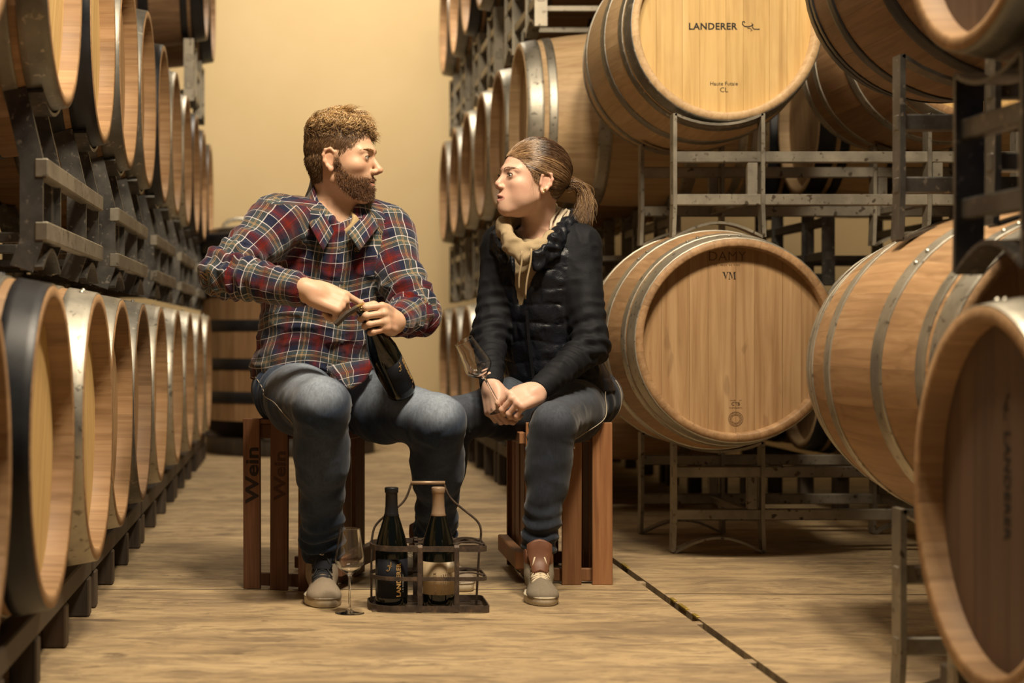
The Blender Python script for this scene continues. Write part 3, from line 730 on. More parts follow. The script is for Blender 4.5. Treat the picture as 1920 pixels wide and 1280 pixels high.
# ------------------------------------------------------------------ anatomy
def head_prims(f, L, neck, female=False):
    e = f.u; j = 0.88 if female else 1.0; dz = 0.012 if female else 0.0
    e(L.ell((-0.010, 0, 0.040), (0.096, 0.0755, 0.086), 0.02))
    e(L.ell((0.030, 0, -0.018), (0.062, 0.060 * j, 0.086), 0.03))
    for s in (1, -1):
        e(L.cap((-0.002, s * 0.050 * j, -0.050 + dz), (0.066, s * 0.013 * j, -0.096 + dz), 0.018, 0.015, 0.028))
    e(L.ell((0.0755 - (0.003 if female else 0), 0, -0.094 + dz), (0.0175, 0.019 * j, 0.0165), 0.016))
    e(L.ell((0.066, 0, -0.055), (0.030, 0.030, 0.028), 0.016))
    for s in (1, -1):
        e(L.cap((0.0865, s * 0.008, 0.031), (0.070, s * 0.046, 0.029), 0.0095 if not female else 0.007, 0.007, 0.016))
        e(L.ell((0.052, s * 0.045 * j, -0.012), (0.025, 0.019, 0.017), 0.02))
    if female:
        for s in (1, -1): e(L.ell((0.040, s * 0.036, -0.038), (0.030, 0.022, 0.030), 0.02))
    for s in (1, -1):
        f.cut(L.ell((0.098 + (0.002 if female else 0), s * 0.0325, 0.011), (0.0155, 0.0185, 0.0115), 0.012))
    n = 0.93 if female else 1.0; lift = 0.005 if female else 0; nr = 0.82 if female else 1.0
    e(L.cap((0.0855, 0, 0.018), (0.105 * n + 0.004, 0, -0.017 + lift), 0.0075, 0.0095, 0.008))
    e(L.ell((0.1085 * n + 0.003, 0, -0.0215 + lift), (0.0115 * nr, 0.0100 * nr, 0.0095 * nr), 0.006))
    for s in (1, -1):
        e(L.ell((0.0985 - (0.003 if female else 0), s * 0.0120 * nr, -0.0265 + lift * 0.5), (0.0115, 0.0070, 0.0082 * nr), 0.005))
    for s in (1, -1):
        f.cut(L.ell((0.1045, s * 0.0068, -0.0355), (0.0055, 0.0034, 0.0045), 0.002))
        e(L.ell((0.0738, s * 0.0315, 0.0115), (0.0145, 0.0165, 0.0142), 0.004))
    for s in (1, -1):
        f.cut(L.ell((0.0890, s * 0.0330, 0.0108), (0.0125, 0.0128, 0.0034 if female else 0.0027), 0.0012, rz(s * 0.30)))
    lip = 1.05 if female else 1.0
    for s in (1, -1):
        e(L.cap((0.0955, s * 0.004, -0.0492), (0.0815, s * 0.0215, -0.0555), 0.0048 * lip, 0.0022, 0.004))
        e(L.cap((0.0930, 0, -0.0635), (0.0815, s * 0.0200, -0.0575), 0.0062 * lip, 0.0022, 0.004))
    op = 0.0030 if female else 0.0020
    f.cut(L.ell((0.0980, 0, -0.0562), (0.0150, 0.0185, op), 0.002))
    for s in (1, -1):
        tilt = ry(-0.22)
        g = [L.ell((-0.013, s * 0.0755, 0.001), (0.016, 0.0055, 0.028), 0.004, tilt)]
        pts = [(0.004, 0.0765, 0.006), (0.002, 0.0785, 0.022), (-0.010, 0.0815, 0.0315), (-0.023, 0.0845, 0.028), (-0.029, 0.0855, 0.013), (-0.026, 0.0835, -0.004), (-0.017, 0.0805, -0.018), (-0.008, 0.078, -0.027), (-0.002, 0.0755, -0.022)]
        for a, b in zip(pts[:-1], pts[1:]): g.append(L.cap((a[0], s * a[1], a[2]), (b[0], s * b[1], b[2]), 0.0034, 0.0034, 0.006))
        g.append(L.ell((-0.008, s * 0.0775, -0.026), (0.0075, 0.0045, 0.0085), 0.004)); g.append(L.ell((0.004, s * 0.0765, -0.004), (0.004, 0.0045, 0.007), 0.004))
        gg = Group(g, 0.006 * L.sc); e(gg)
        f.cut(L.ell((-0.008, s * 0.0850, 0.002), (0.0085, 0.0065, 0.014), 0.004))
    e(Cap(L.p((-0.018, 0, -0.035)), neck, (0.042 if female else 0.056) * L.sc, (0.046 if female else 0.064) * L.sc, 0.02))
    e(Cap(L.p((-0.040, 0, 0.0)), neck + nv((0, 0.02, 0)), (0.041 if female else 0.046) * L.sc, (0.046 if female else 0.054) * L.sc, 0.03))

FB = [(0.088, 0.0300, -0.001), (0.092, 0.0095, 0.001), (0.088, -0.0110, 0.0), (0.080, -0.0300, -0.003)]      # index, middle, ring, little roots
FL = [(0.042, 0.025, 0.022), (0.046, 0.029, 0.023), (0.042, 0.027, 0.022), (0.034, 0.020, 0.020)]
FRAD = [0.0092, 0.0094, 0.0088, 0.0078]
def hand_prims(f, L, curls, thumb, spread=(6, 1, -3, -8)):
    """L: x along the palm to the fingers, y to the thumb side, z out of the back of the hand"""
    tips = []
    f.u(L.box((0.048, 0.0005, -0.001), (0.046, 0.038, 0.0135), 0.0125, 0.012))
    f.u(L.cap((-0.020, 0, 0), (0.020, 0, 0.0), 0.025, 0.021, 0.02)); f.u(L.ell((0.012, 0, 0), (0.022, 0.030, 0.016), 0.015))
    f.u(L.ell((0.036, 0.024, -0.009), (0.032, 0.016, 0.014), 0.012)); f.u(L.ell((0.035, -0.026, -0.008), (0.034, 0.012, 0.013), 0.012))
    for i in range(4):
        b = np.array(FB[i], dtype=np.float64); a = math.radians(spread[i]); d = np.array([math.cos(a), math.sin(a), 0.0]); up = np.array([0, 0, 1.0]); side = np.cross(up, d)
        r = FRAD[i]; g = []; p = b; pts = [p]
        f.u(L.cap((0.03, b[1] * 0.75, 0.002), b, 0.009, r * 1.06, 0.008))
        for sgm in range(3):
            an = math.radians(curls[i][sgm]); d2 = d * math.cos(an) - up * math.sin(an); up = up * math.cos(an) + d * math.sin(an); d = d2
            q = p + d * FL[i][sgm]; r0 = r * (1.0, 0.95, 0.86)[sgm]; r1 = r * (0.93, 0.86, 0.72)[sgm]
            if sgm == 2: q = q - d * r1
            g.append(L.cap(p, q, r0, r1, 0.004))
            if sgm < 2: g.append(L.ell(q, (r1 * 1.06,) * 3, 0.004))
            p = q; pts.append(p)
        nail = p + up * r * 0.35
        f.u(Group(g, 0.0045 * L.sc)); tips.append((pts, d.copy(), up.copy(), r))
    g = []; rt = [0.0135, 0.0115, 0.0105, 0.0085]
    for i in range(len(thumb) - 1): g.append(L.cap(thumb[i], thumb[i + 1], rt[i], rt[i + 1], 0.006))
    f.u(Group(g, 0.008 * L.sc)); f.u(L.ell((0.040, 0.024, -0.006), (0.026, 0.018, 0.014), 0.014))
    t0, t1 = np.array(thumb[-2]), np.array(thumb[-1]); d = (t1 - t0) / np.linalg.norm(t1 - t0)
    tips.append(([t0, t1], d, None, 0.0095)); return tips
def ortho(x, z):
    x = Vector(x).normalized(); z = Vector(z); z = (z - x * z.dot(x)).normalized(); return x, z
def hand_frame(wrist, x, dorsal, left=False, sc=1.0):
    x, z = ortho(x, dorsal); y = z.cross(x); return Loc(frame(wrist, x, y, z), sc, left)
def strands(paths, rad, mat, name, parent, mat_idx=None, mats=None):
    """paths: (N, S, 3) array -> thin three-sided tapering hairs, one mesh"""
    paths = np.asarray(paths); N, S, _ = paths.shape
    t = np.gradient(paths, axis=1); t /= np.maximum(np.linalg.norm(t, axis=2, keepdims=True), 1e-9)
    ref = np.tile(np.array([0.31, 0.52, 0.79]), (N, S, 1)); a = np.cross(t, ref); a /= np.maximum(np.linalg.norm(a, axis=2, keepdims=True), 1e-9); b = np.cross(t, a)
    taper = np.interp(np.linspace(0, 1, S), [0, 0.15, 0.7, 1], [0.8, 1, 0.9, 0.25])[None, :, None] * (np.asarray(rad).reshape(-1, 1, 1))
    V = np.stack([paths + taper * (a * math.cos(q) + b * math.sin(q)) for q in (0, 2.094, 4.189)], 2).reshape(-1, 3)
    i = np.arange(N)[:, None, None] * S * 3; s_ = np.arange(S - 1)[None, :, None] * 3; k = np.arange(3)[None, None, :]; k2 = (k + 1) % 3
    Q = np.stack([i + s_ + k, i + s_ + k2, i + s_ + 3 + k2, i + s_ + 3 + k], 3).reshape(-1, 4)
    mi = None if mat_idx is None else np.repeat(np.asarray(mat_idx), (S - 1) * 3)
    o = put(name, np_mesh(name, V, Q, mats if mats else mat, mi), parent); return o
def skin_material(name, base, red, lips):
    t = NT(name); n = t.noise(t.coords((1, 1, 1)), 26, 4.0, 0.6); n2 = t.noise(t.coords((1, 1, 1)), 420, 2.0, 0.5)
    def at(nm): o = t.n('ShaderNodeAttribute'); o.attribute_name = nm; return o.outputs['Fac']
    c = t.mix(t.ramp(n, [(0.35, (0, 0, 0)), (0.7, (0.6, 0.6, 0.6))]), base, red)
    c = t.mix(at('blush'), c, red); c = t.mix(at('lip'), c, lips); c = t.mix(at('beard'), c, (0.11, 0.055, 0.026)); c = t.mix(at('nail'), c, (0.66, 0.43, 0.34))
    t.set(color=c, rough=0.48, spec=0.4, sss=0.12); t.b.inputs['Subsurface Radius'].default_value = (1.0, 0.35, 0.15); t.b.inputs['Subsurface Scale'].default_value = 0.006
    t.bump(n2, 0.10, 0.0006); return t.mat
def eyes(L, gaze, parent, iris):
    t = NT('eye_' + iris[0]); tc = t.n('ShaderNodeTexCoord'); sp = t.n('ShaderNodeSeparateXYZ'); t.l(tc.outputs['Object'], sp.inputs[0])
    c = t.ramp(t.math('DIVIDE', sp.outputs[0], 0.0125), [(0.0, (0.80, 0.76, 0.70)), (0.885, iris[1]), (0.965, (0.006, 0.006, 0.006))], 'CONSTANT'); t.set(color=c, rough=0.08, spec=0.6)
    mb = MB(); prof = [(0.0125 * math.sin(a), 0.0125 * math.cos(a)) for a in np.linspace(0, PI, 15)]; mb.lathe(prof[::-1], 20); me = mb.mesh('eye', t.mat)
    me.transform(Matrix.Rotation(PI / 2, 4, 'Y'))
    for s in (1, -1):
        c = L.p((0.0750, s * 0.0318, 0.0112)); g = L.R @ nv(gaze); x, z = ortho(g, (0, 0, 1)); put('eye', me, parent, mat=frame(c, x, z.cross(x), z) @ Matrix.Scale(L.sc, 4))

def lashes(L, parent, mat, th=0.0005, ln=0.006, n=34):
    P_ = []
    for s in (1, -1):
        for up in (1, -1):
            for t_ in np.linspace(0, 1, n if up > 0 else n // 2):
                az = s * math.radians(-38 + 96 * t_ + s * 0.0); el = math.radians((13.0 if up > 0 else -14.0) * math.sin(PI * (0.06 + 0.88 * t_)) ** 0.7)
                d = np.array([math.cos(az) * math.cos(el), math.sin(az) * math.cos(el), math.sin(el)]); c = np.array([0.0742, s * 0.0318, 0.0112]); b = c + d * 0.0148
                o = np.array([d[0], d[1] + s * 0.3 * (t_ - 0.3), 0.35 * up]); o /= np.linalg.norm(o); l = ln * (0.6 + 0.6 * t_) * (1 if up > 0 else 0.4)
                P_.append([b, b + o * l * 0.35, b + o * l * 0.7 + np.array([0, 0, up * l * 0.12]), b + o * l + np.array([0, 0, up * l * 0.35])])
        lid = []
        for t_ in np.linspace(0, 1, 4): pass
    p = np.array(P_); q = p.copy(); q[..., 1] *= L.my; w = ((q.reshape(-1, 3) * L.sc) @ L.R.T + L.o).reshape(p.shape); return strands(w, th, mat, 'eyelash', parent)
def W(px, py, Y): return nv(P(px, py, Y))
def solid(V, Q):
    a, b, c, d = (V[Q[:, i]] for i in range(4)); vol = (np.einsum('ij,ij->i', a, np.cross(b, c)) + np.einsum('ij,ij->i', a, np.cross(c, d))).sum()
    return Q if vol > 0 else Q[:, ::-1]
def field_mesh(f, step, fine=None, fstep=0.002, smooth=1, pad=0.02):
    lo, hi = f.bounds(); fine = fine or ((), (), ())
    ax = [axis(float(lo[i] - pad), float(hi[i] + pad), step, fine[i], fstep) for i in range(3)]
    V, Q = nets(f.grid(*ax), *ax, smooth=smooth); return V, solid(V, Q)
def folds(V, Nn, uv, amp, su, sv, seed=0.0):
    """cloth folds: noise stretched in the cloth's own (u, v)"""
    p = np.stack([uv[:, 0] * su, uv[:, 1] * sv, np.full(len(V), seed)], 1); n = vnoise(p, 1.0) + 0.5 * vnoise(p, 2.1, 7.3)
    r = 1 - np.abs(n) * 1.6
    return V + Nn * (amp * np.clip(r, -1, 1))[:, None]
def seg_uv(V, a, b):
    """distance along a limb and around it"""
    ba = b - a; L = np.linalg.norm(ba); d = ba / L; r = V - a; h = r @ d; q = r - h[:, None] * d
    e1 = np.cross(d, [0.2, 0.9, 0.3]); e1 /= np.linalg.norm(e1); e2 = np.cross(d, e1); an = np.arctan2(q @ e2, q @ e1)
    hc = np.clip(h, 0, L); dist = np.linalg.norm(V - (a + hc[:, None] * d), axis=1); return an, h, dist
def cloth(name, mats, f, step, parent, uvfn=None, amp=0.0, su=10, sv=10, seed=0, attrs=None, smooth=1, disp=None, fine=None, fstep=0.003, cands=None, wrap=None, matfn=None):
    V, Q = field_mesh(f, step, fine, fstep, smooth); Nn = normals(V, Q); uv = uvfn(V) if uvfn is not None else V[:, [0, 2]]
    if amp: V = folds(V, Nn, uv, amp, su, sv, seed)
    if disp is not None: V = V + Nn * disp(V, Nn, uv)[:, None]
    at = {k: fn(V, Nn, uv) for k, fn in (attrs or {}).items()}
    me = np_mesh(name, V, Q, mats, None, True, at)
    if cands is not None:                # every face takes all its corners from one panel of the garment
        C, D = cands(V); g = np.argmin(np.stack([d[Q].mean(1) for d in D], 1), 1); cor = np.stack([np.take_along_axis(np.stack([c[Q[:, j]] for c in C], 1), g[:, None, None].repeat(2, 2), 1)[:, 0] for j in range(4)], 1)
        an = cor[:, :, 0]; per = wrap[g][:, None]; an = np.where(an - an[:, :1] > per / 2, an - per, np.where(an - an[:, :1] < -per / 2, an + per, an)); cor = np.stack([an, cor[:, :, 1]], 2)
    else: cor = uv[Q]
    a = me.attributes.new('cloth_uv', 'FLOAT_VECTOR', 'CORNER'); a.data.foreach_set('vector', np.ascontiguousarray(np.concatenate([cor, np.zeros(cor.shape[:2] + (1,))], 2), dtype=np.float32).ravel())
    if matfn is not None: me.polygons.foreach_set('material_index', matfn(V[Q].mean(1)).astype(np.int32))
    return put(name, me, parent)
def bezier(p0, p1, p2, p3, n):
    t = np.linspace(0, 1, n)[:, None]; return (1 - t) ** 3 * nv(p0) + 3 * (1 - t) ** 2 * t * nv(p1) + 3 * (1 - t) * t * t * nv(p2) + t ** 3 * nv(p3)
def ss(x, a, b): t = np.clip((x - a) / (b - a), 0, 1); return t * t * (3 - 2 * t)
def weave(t, uvname='cloth_uv', scale=900):
    a = t.n('ShaderNodeAttribute'); a.attribute_name = uvname; mp = t.n('ShaderNodeMapping'); mp.inputs['Scale'].default_value = (scale, scale, 1); t.l(a.outputs['Vector'], mp.inputs[0])
    return a, mp.outputs[0]
def denim(name, dark, mid, light, fade_light_col):
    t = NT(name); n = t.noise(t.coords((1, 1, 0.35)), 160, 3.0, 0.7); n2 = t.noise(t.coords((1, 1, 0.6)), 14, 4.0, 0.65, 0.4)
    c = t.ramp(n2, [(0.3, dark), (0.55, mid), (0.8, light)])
    a = t.n('ShaderNodeAttribute'); a.attribute_name = 'fade_light'
    fa = t.math('MULTIPLY', a.outputs['Fac'], t.math('MULTIPLY_ADD', n2, 0.9, 0.5), clamp=True); c = t.mix(fa, c, fade_light_col)
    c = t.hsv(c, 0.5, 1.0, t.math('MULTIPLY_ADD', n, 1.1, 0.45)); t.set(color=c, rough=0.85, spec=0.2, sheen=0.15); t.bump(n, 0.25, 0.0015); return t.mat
def plaid_material():
    t = NT('plaid_flannel'); a = t.n('ShaderNodeAttribute'); a.attribute_name = 'cloth_uv'; sp = t.n('ShaderNodeSeparateXYZ'); t.l(a.outputs['Vector'], sp.inputs[0])
    NAVY, GRN, RED, WINE = (0.013, 0.016, 0.036), (0.055, 0.068, 0.064), (0.092, 0.014, 0.011), (0.048, 0.010, 0.017); K = (0, 0, 0); WH = (1, 1, 1); YE = (0.72, 0.48, 0.24); RD = (0.30, 0.04, 0.035)
    def axis_(sock, off):
        fr = t.math('FRACT', t.math('MULTIPLY_ADD', sock, 1 / 0.105, off + 40.0))
        base = t.ramp(fr, [(0, NAVY), (0.20, GRN), (0.47, NAVY), (0.60, WINE), (0.70, RED), (0.84, WINE), (0.94, NAVY)], 'CONSTANT')
        line = t.ramp(fr, [(0, K), (0.188, WH), (0.212, K), (0.318, YE), (0.331, K), (0.350, YE), (0.363, K), (0.462, WH), (0.476, K), (0.765, RD), (0.780, K), (0.932, WH), (0.946, K)], 'CONSTANT')
        return base, line
    b1, l1 = axis_(sp.outputs[0], 0.0); b2, l2 = axis_(sp.outputs[1], 0.35)
    base = t.mix(0.5, b1, b2)
    tw = t.math('GREATER_THAN', t.math('FRACT', t.math('MULTIPLY', t.math('ADD', sp.outputs[0], sp.outputs[1]), 420.0)), 0.5)
    def lum(c): o = t.n('ShaderNodeRGBToBW'); t.l(c, o.inputs[0]); return o.outputs[0]
    def over(base, l, s): return t.mix(t.math('MULTIPLY', t.math('GREATER_THAN', lum(l), 0.05), s), base, t.mix(1.0, l, (0.60, 0.56, 0.56), 'MULTIPLY'))
    c = over(base, l1, 0.58); c = over(c, l2, 0.58)
    n = t.noise(t.coords((1, 1, 1)), 300, 3.0, 0.6); c = t.hsv(c, 0.5, 1.1, t.math('MULTIPLY_ADD', n, 0.8, 0.75))
    n2 = t.noise(t.coords((1, 1, 1)), 30, 3.0, 0.6, 0.8)
    t.set(color=c, rough=0.9, spec=0.15, sheen=0.25); t.bump(n2, 0.45, 0.006); return t.mat
def loft(outlines, cap=True):
    mb = MB(); k = len(outlines[0]); vs = [p for o in outlines for p in o]
    fs = [(i * k + j, i * k + (j + 1) % k, (i + 1) * k + (j + 1) % k, (i + 1) * k + j) for i in range(len(outlines) - 1) for j in range(k)]
    if cap: fs += [tuple(range(k))[::-1], tuple((len(outlines) - 1) * k + j for j in range(k))]
    return mb.add(vs, fs, 0, True)
def foot_outline(s=1.0, n=36):
    pts = []
    for i in range(n):
        a = 2 * PI * i / n; x = math.cos(a); y = math.sin(a)
        px = 0.055 + 0.140 * x; w = np.interp(x, [-1, -0.6, 0.0, 0.45, 1.0], [0.036, 0.040, 0.042, 0.054, 0.050])
        pts.append((px, w * (abs(y) ** 0.75) * (1 if y > 0 else -1) + 0.006 * math.cos(a) ** 2))
    return [(0.055 + (x - 0.055) * s, y * s) for x, y in pts]
def shoe(L, parent, mats, high=0.11, laces=6, toe_panel=0.085, xl=0.042):
    """mats: upper, sole, lace, collar;  L: toe +x, z up, origin on the ground under the ankle"""
    f = Field()
    f.u(L.ell((0.140, 0.004, 0.026), (0.052, 0.046, 0.026), 0.012), L.cap((0.110, 0.003, 0.034), (0.035, 0, 0.062), 0.028, 0.036, 0.03), L.ell((0.08, 0.003, 0.02), (0.08, 0.044, 0.030), 0.02), L.ell((-0.038, 0, 0.042), (0.040, 0.036, 0.042), 0.02))
    f.u(L.cap((0.02, 0, 0.07), (-0.008, 0, high), 0.043, 0.044, 0.02)); 
    f0 = Field(); f0.ops = list(f.ops); f.cut(Plane(L.p((0, 0, 0.012)), -L.d((0, 0, 1)), 0.25)); f.cut(Plane(L.p((-0.005, 0, high + 0.012)), L.d((0.10, 0, 1)), 0.12)); f.cut(L.cap((0.01, 0, high), (-0.01, 0, high + 0.08), 0.034, 0.038, 0.006))
    V, Q = field_mesh(f, 0.0028, None, 0.003, 1); me = np_mesh('shoe', V, Q, [mats['upper'], mats['collar']])
    lc = L.inv(V); fz = lc[Q].mean(1); me.polygons.foreach_set('material_index', ((fz[:, 2] > high - 0.028 - 0.1 * np.abs(fz[:, 0])) & (fz[:, 0] < 0.05) | (np.abs(fz[:, 1]) < 0.019) & (fz[:, 0] < toe_panel) & (fz[:, 2] > 0.055)).astype(np.int32)); sh = put('shoe', me, parent)
    outs = []
    for z, s in ((0.0, 0.95), (0.004, 1.0), (0.022, 1.0), (0.026, 0.985), (0.027, 0.9), (0.027, 0.4)): outs.append([tuple(L.p((x, y, z))) for x, y in foot_outline(s)])
    so = loft(outs).obj('sole', mats['sole'], sh)
    mb = MB(); mb.tube([tuple(L.p((x, y, 0.0235))) for x, y in foot_outline(1.0)], 0.0018, 6, closed=True); mb.obj('sole_stripe', mats['stripe'], sh)
    def top(x, y):     # height of the upper along the lacing
        zs = np.linspace(0.16, 0.03, 130); d = f0.at(np.array([L.p((x, y, z)) for z in zs], dtype=np.float32)); k = np.argmax(d < 0); return float(zs[k]) + 0.0016
    mb = MB()
    for i in range(laces):
        x = 0.104 - (0.104 - xl) * i / (laces - 1)
        for s in (1, -1):
            pts = [L.p((x - 0.010 * q * s * 0.0 - 0.011 * (q + 1) / 2 * (1 if s > 0 else 1), s * 0.027 * q, top(x - 0.011 * (q + 1) / 2, 0.027 * q))) for q in np.linspace(-1, 1, 9)]
            mb.sweep(pts, [(-0.0028, -0.001), (0.0028, -0.001), (0.0028, 0.001), (-0.0028, 0.001)], up=L.d((0.3, 0, 1)))
    for s in (1, -1):
        mb.tube([L.p(p) for p in ((xl - 0.008, 0, top(xl, 0) + 0.006), (xl + 0.006, s * 0.014, top(xl, 0.01) + 0.010), (xl + 0.016, s * 0.026, top(xl + 0.016, .026) + 0.006), (xl + 0.010, s * 0.016, top(xl + 0.01, 0.016) + 0.004), (xl - 0.006, 0.0, top(xl, 0) + 0.006))], 0.0022, 6)
        mb.tube([L.p(p) for p in ((xl - 0.006, 0, top(xl, 0) + 0.006), (xl + 0.018, s * 0.012, top(xl + 0.018, 0.012) + 0.005), (xl + 0.040, s * 0.026, top(xl + 0.04, 0.026) + 0.003))], 0.0020, 6)
    mb.obj('lace', mats['lace'], sh); return sh
# ------------------------------------------------------------------ the man
M['skin_m'] = skin_material('fair_skin', (0.62, 0.405, 0.275), (0.56, 0.285, 0.18), (0.47, 0.23, 0.17))
M['plaid'] = plaid_material()
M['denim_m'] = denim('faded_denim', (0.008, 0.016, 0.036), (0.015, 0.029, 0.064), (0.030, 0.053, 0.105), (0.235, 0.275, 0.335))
M['hair_dark'] = flat('brown_hair', (0.11, 0.058, 0.027), 0.42, 0, 0.5); M['hair_mid'] = flat('dark_blond_hair', (0.34, 0.205, 0.092), 0.40, 0, 0.5); M['hair_light'] = flat('blond_hair', (0.72, 0.49, 0.24), 0.38, 0, 0.5)
M['beard'] = flat('russet_beard_hair', (0.14, 0.062, 0.025), 0.45, 0, 0.45); M['beard_light'] = flat('light_russet_hair', (0.28, 0.135, 0.055), 0.45, 0, 0.45)
M['white'] = flat('off_white_rubber', (0.55, 0.48, 0.36), 0.7, noise=0.2, nscale=80); M['ts'] = flat('sand_coloured_jersey', (0.40, 0.29, 0.15), 0.9, noise=0.1, nscale=400, bump=0.2)
M['suede_m'] = flat('taupe_knit_upper', (0.25, 0.20, 0.145), 0.9, noise=0.2, nscale=220, bump=0.3); M['navy_knit'] = flat('black_navy_knit', (0.012, 0.014, 0.022), 0.85, noise=0.2, nscale=300, bump=0.3)
M['lace_dark'] = flat('dark_lace', (0.03, 0.03, 0.035), 0.8); M['stitch'] = flat('pale_stitching', (0.42, 0.36, 0.28), 0.8); M['button'] = flat('dark_button', (0.05, 0.045, 0.05), 0.35)
HM = Loc(Matrix.Translation((0.117, 4.85, 1.171)) @ Matrix.Rotation(math.radians(-17), 4, 'Z') @ Matrix.Rotation(math.radians(2), 4, 'Y'), 0.975)
m_neck = W(636, 398, 4.90); m_chest = W(622, 500, 4.89); m_pelv = W(585, 735, 4.95)
mS = [W(517, 424, 4.80), W(722, 440, 4.92)]; mE = [W(420, 512, 4.66), W(778, 588, 4.76)]; mWr = [W(580, 548, 4.51), W(741, 603, 4.585)]
mH = [W(540, 738, 4.90), W(655, 745, 4.96)]; mK = [W(603, 762, 4.45), W(822, 792, 4.64)]; mA = [W(604, 1050, 4.69), W(818, 1040, 4.95)]
body = Field(); head_prims(body, HM, m_neck)
trunk_rows = [(0.47, 0.055, 4.98, 0.155, 0.105), (0.60, 0.058, 4.965, 0.150, 0.112), (0.72, 0.060, 4.945, 0.150, 0.112), (0.86, 0.082, 4.92, 0.158, 0.108), (0.95, 0.092, 4.91, 0.155, 0.10), (1.01, 0.10, 4.91, 0.11, 0.075), (1.05, 0.108, 4.905, 0.065, 0.06)]
body.u(Stack(trunk_rows, math.radians(8), 0.03))
for i in (0, 1):
    body.u(Cap(m_neck + nv((0, 0.01, -0.02)), mS[i], 0.055, 0.055, 0.04), Cap(mS[i], mE[i], 0.052, 0.042, 0.03), Cap(mE[i], mWr[i], 0.042, 0.029, 0.015))
    body.u(Cap(mH[i], mK[i], 0.082, 0.058, 0.04), Cap(mK[i], mA[i], 0.056, 0.030, 0.02), Cap(mA[i], mA[i] + nv(((-0.0, -0.06, -0.068), (0.03, -0.06, -0.068))[i]), 0.028, 0.017, 0.02))
RHm = hand_frame(W(583, 545, 4.505), (0.90, -0.06, -0.36), (0.10, -0.80, 0.60), False, 1.0)
LHm = hand_frame(W(737, 603, 4.582), (-0.30, -0.94, 0.12), (0.92, -0.32, 0.22), True, 1.0)
tipsR = hand_prims(body, RHm, [(18, 30, 14), (72, 78, 40), (80, 80, 42), (84, 78, 42)], [(0.022, 0.026, -0.012), (0.052, 0.040, -0.026), (0.082, 0.036, -0.042), (0.104, 0.028, -0.052)], (4, 1, -3, -7))
tipsL = hand_prims(body, LHm, [(62, 70, 35), (66, 70, 38), (68, 72, 40), (70, 74, 42)], [(0.020, 0.028, -0.014), (0.038, 0.046, -0.034), (0.052, 0.046, -0.062), (0.060, 0.034, -0.084)], (5, 1, -3, -7))
hz = [L.p(q) for L in (RHm, LHm) for q in ((-0.02, -0.06, -0.09), (-0.02, 0.06, 0.03), (0.2, -0.06, -0.09), (0.2, 0.06, 0.03))]
fine = ((((-0.01), 0.30),), ((4.42, 4.965),), ((0.64, 0.835), (1.03, 1.335)))
V, Q = field_mesh(body, 0.007, fine, 0.0022, 1)
def head_attrs(V, L, female=False, beard=False):
    q = L.inv(V); x, y, z = q[:, 0], np.abs(q[:, 1]), q[:, 2]; near = (np.abs(x) < 0.14) & (y < 0.12) & (np.abs(z) < 0.15); a = {}
    zm = -0.0562 - 0.0008 * (y / 0.02) ** 2
    hl = np.where(z > zm, 0.0088, 0.0105) * np.sqrt(np.clip(1 - (y / 0.0235) ** 2, 0, 1)); a['lip'] = np.where(near & (x > 0.07), 1 - ss(np.abs(z - zm), hl - 0.0015, hl + 0.0010), 0) * (y < 0.0235)
    a['blush'] = near * (0.55 * np.exp(-(((x - 0.06) / 0.03) ** 2 + ((y - 0.045) / 0.02) ** 2 + ((z + 0.018) / 0.02) ** 2)) + 0.5 * np.exp(-(((x - 0.11) / 0.02) ** 2 + (y / 0.015) ** 2 + ((z + 0.022) / 0.015) ** 2)) + 0.5 * (y > 0.077))
    if beard:
        cheek = np.interp(x, [-0.01, 0.012, 0.022, 0.04, 0.06, 0.078, 0.10], [0.020, 0.016, -0.012, -0.028, -0.038, -0.037, -0.035]); low = np.interp(x, [-0.03, 0.0, 0.02, 0.05, 0.10], [-0.045, -0.055, -0.078, -0.104, -0.115])
        m = near & (x > 0.002) & (z < cheek) & (z > low) & ~((a['lip'] > 0.2)); m = m & ~((z > -0.0375) & (x > 0.101))
        soft = ss(cheek - z, 0.0, 0.020) * ss(z - low, 0, 0.01); a['beard'] = m * (0.25 + 0.6 * soft); a['_beard'] = m * soft
        a['beard'] = np.maximum(a['beard'], 0.75 * ((x < -0.036) & (z < 0.01) & near) * ss(z, -0.080 + 0.25 * y, -0.062 + 0.25 * y))
    else: a['beard'] = np.zeros(len(V))
    return a
def nail_attr(V, hands):
    out = np.zeros(len(V))
    for L, tips in hands:
        q = L.inv(V)
        for pts, d, up, r in tips:
            if up is None: continue
            c = np.array(pts[-1]) + up * r * 0.75; e = q - c; s = np.cross(up, d)
            out = np.maximum(out, 1 - ss(np.sqrt(((e @ d) / 0.0075) ** 2 + ((e @ s) / 0.0055) ** 2 + ((e @ up) / 0.004) ** 2), 0.8, 1.0))
    return out
at = head_attrs(V, HM, beard=True); bmask = at.pop('_beard'); at['nail'] = nail_attr(V, [(RHm, tipsR), (LHm, tipsL)])
man = put('person', np_mesh('person', V, Q, M['skin_m'], None, True, at))
tag(man, 'bearded man in a plaid shirt and faded jeans seated on a crate, opening a bottle', 'person')
eyes(HM, (1, 0.05, 0.0), man, ('blue', (0.10, 0.16, 0.20)))
Nn = normals(V, Q)
rs = np.random.RandomState(3)
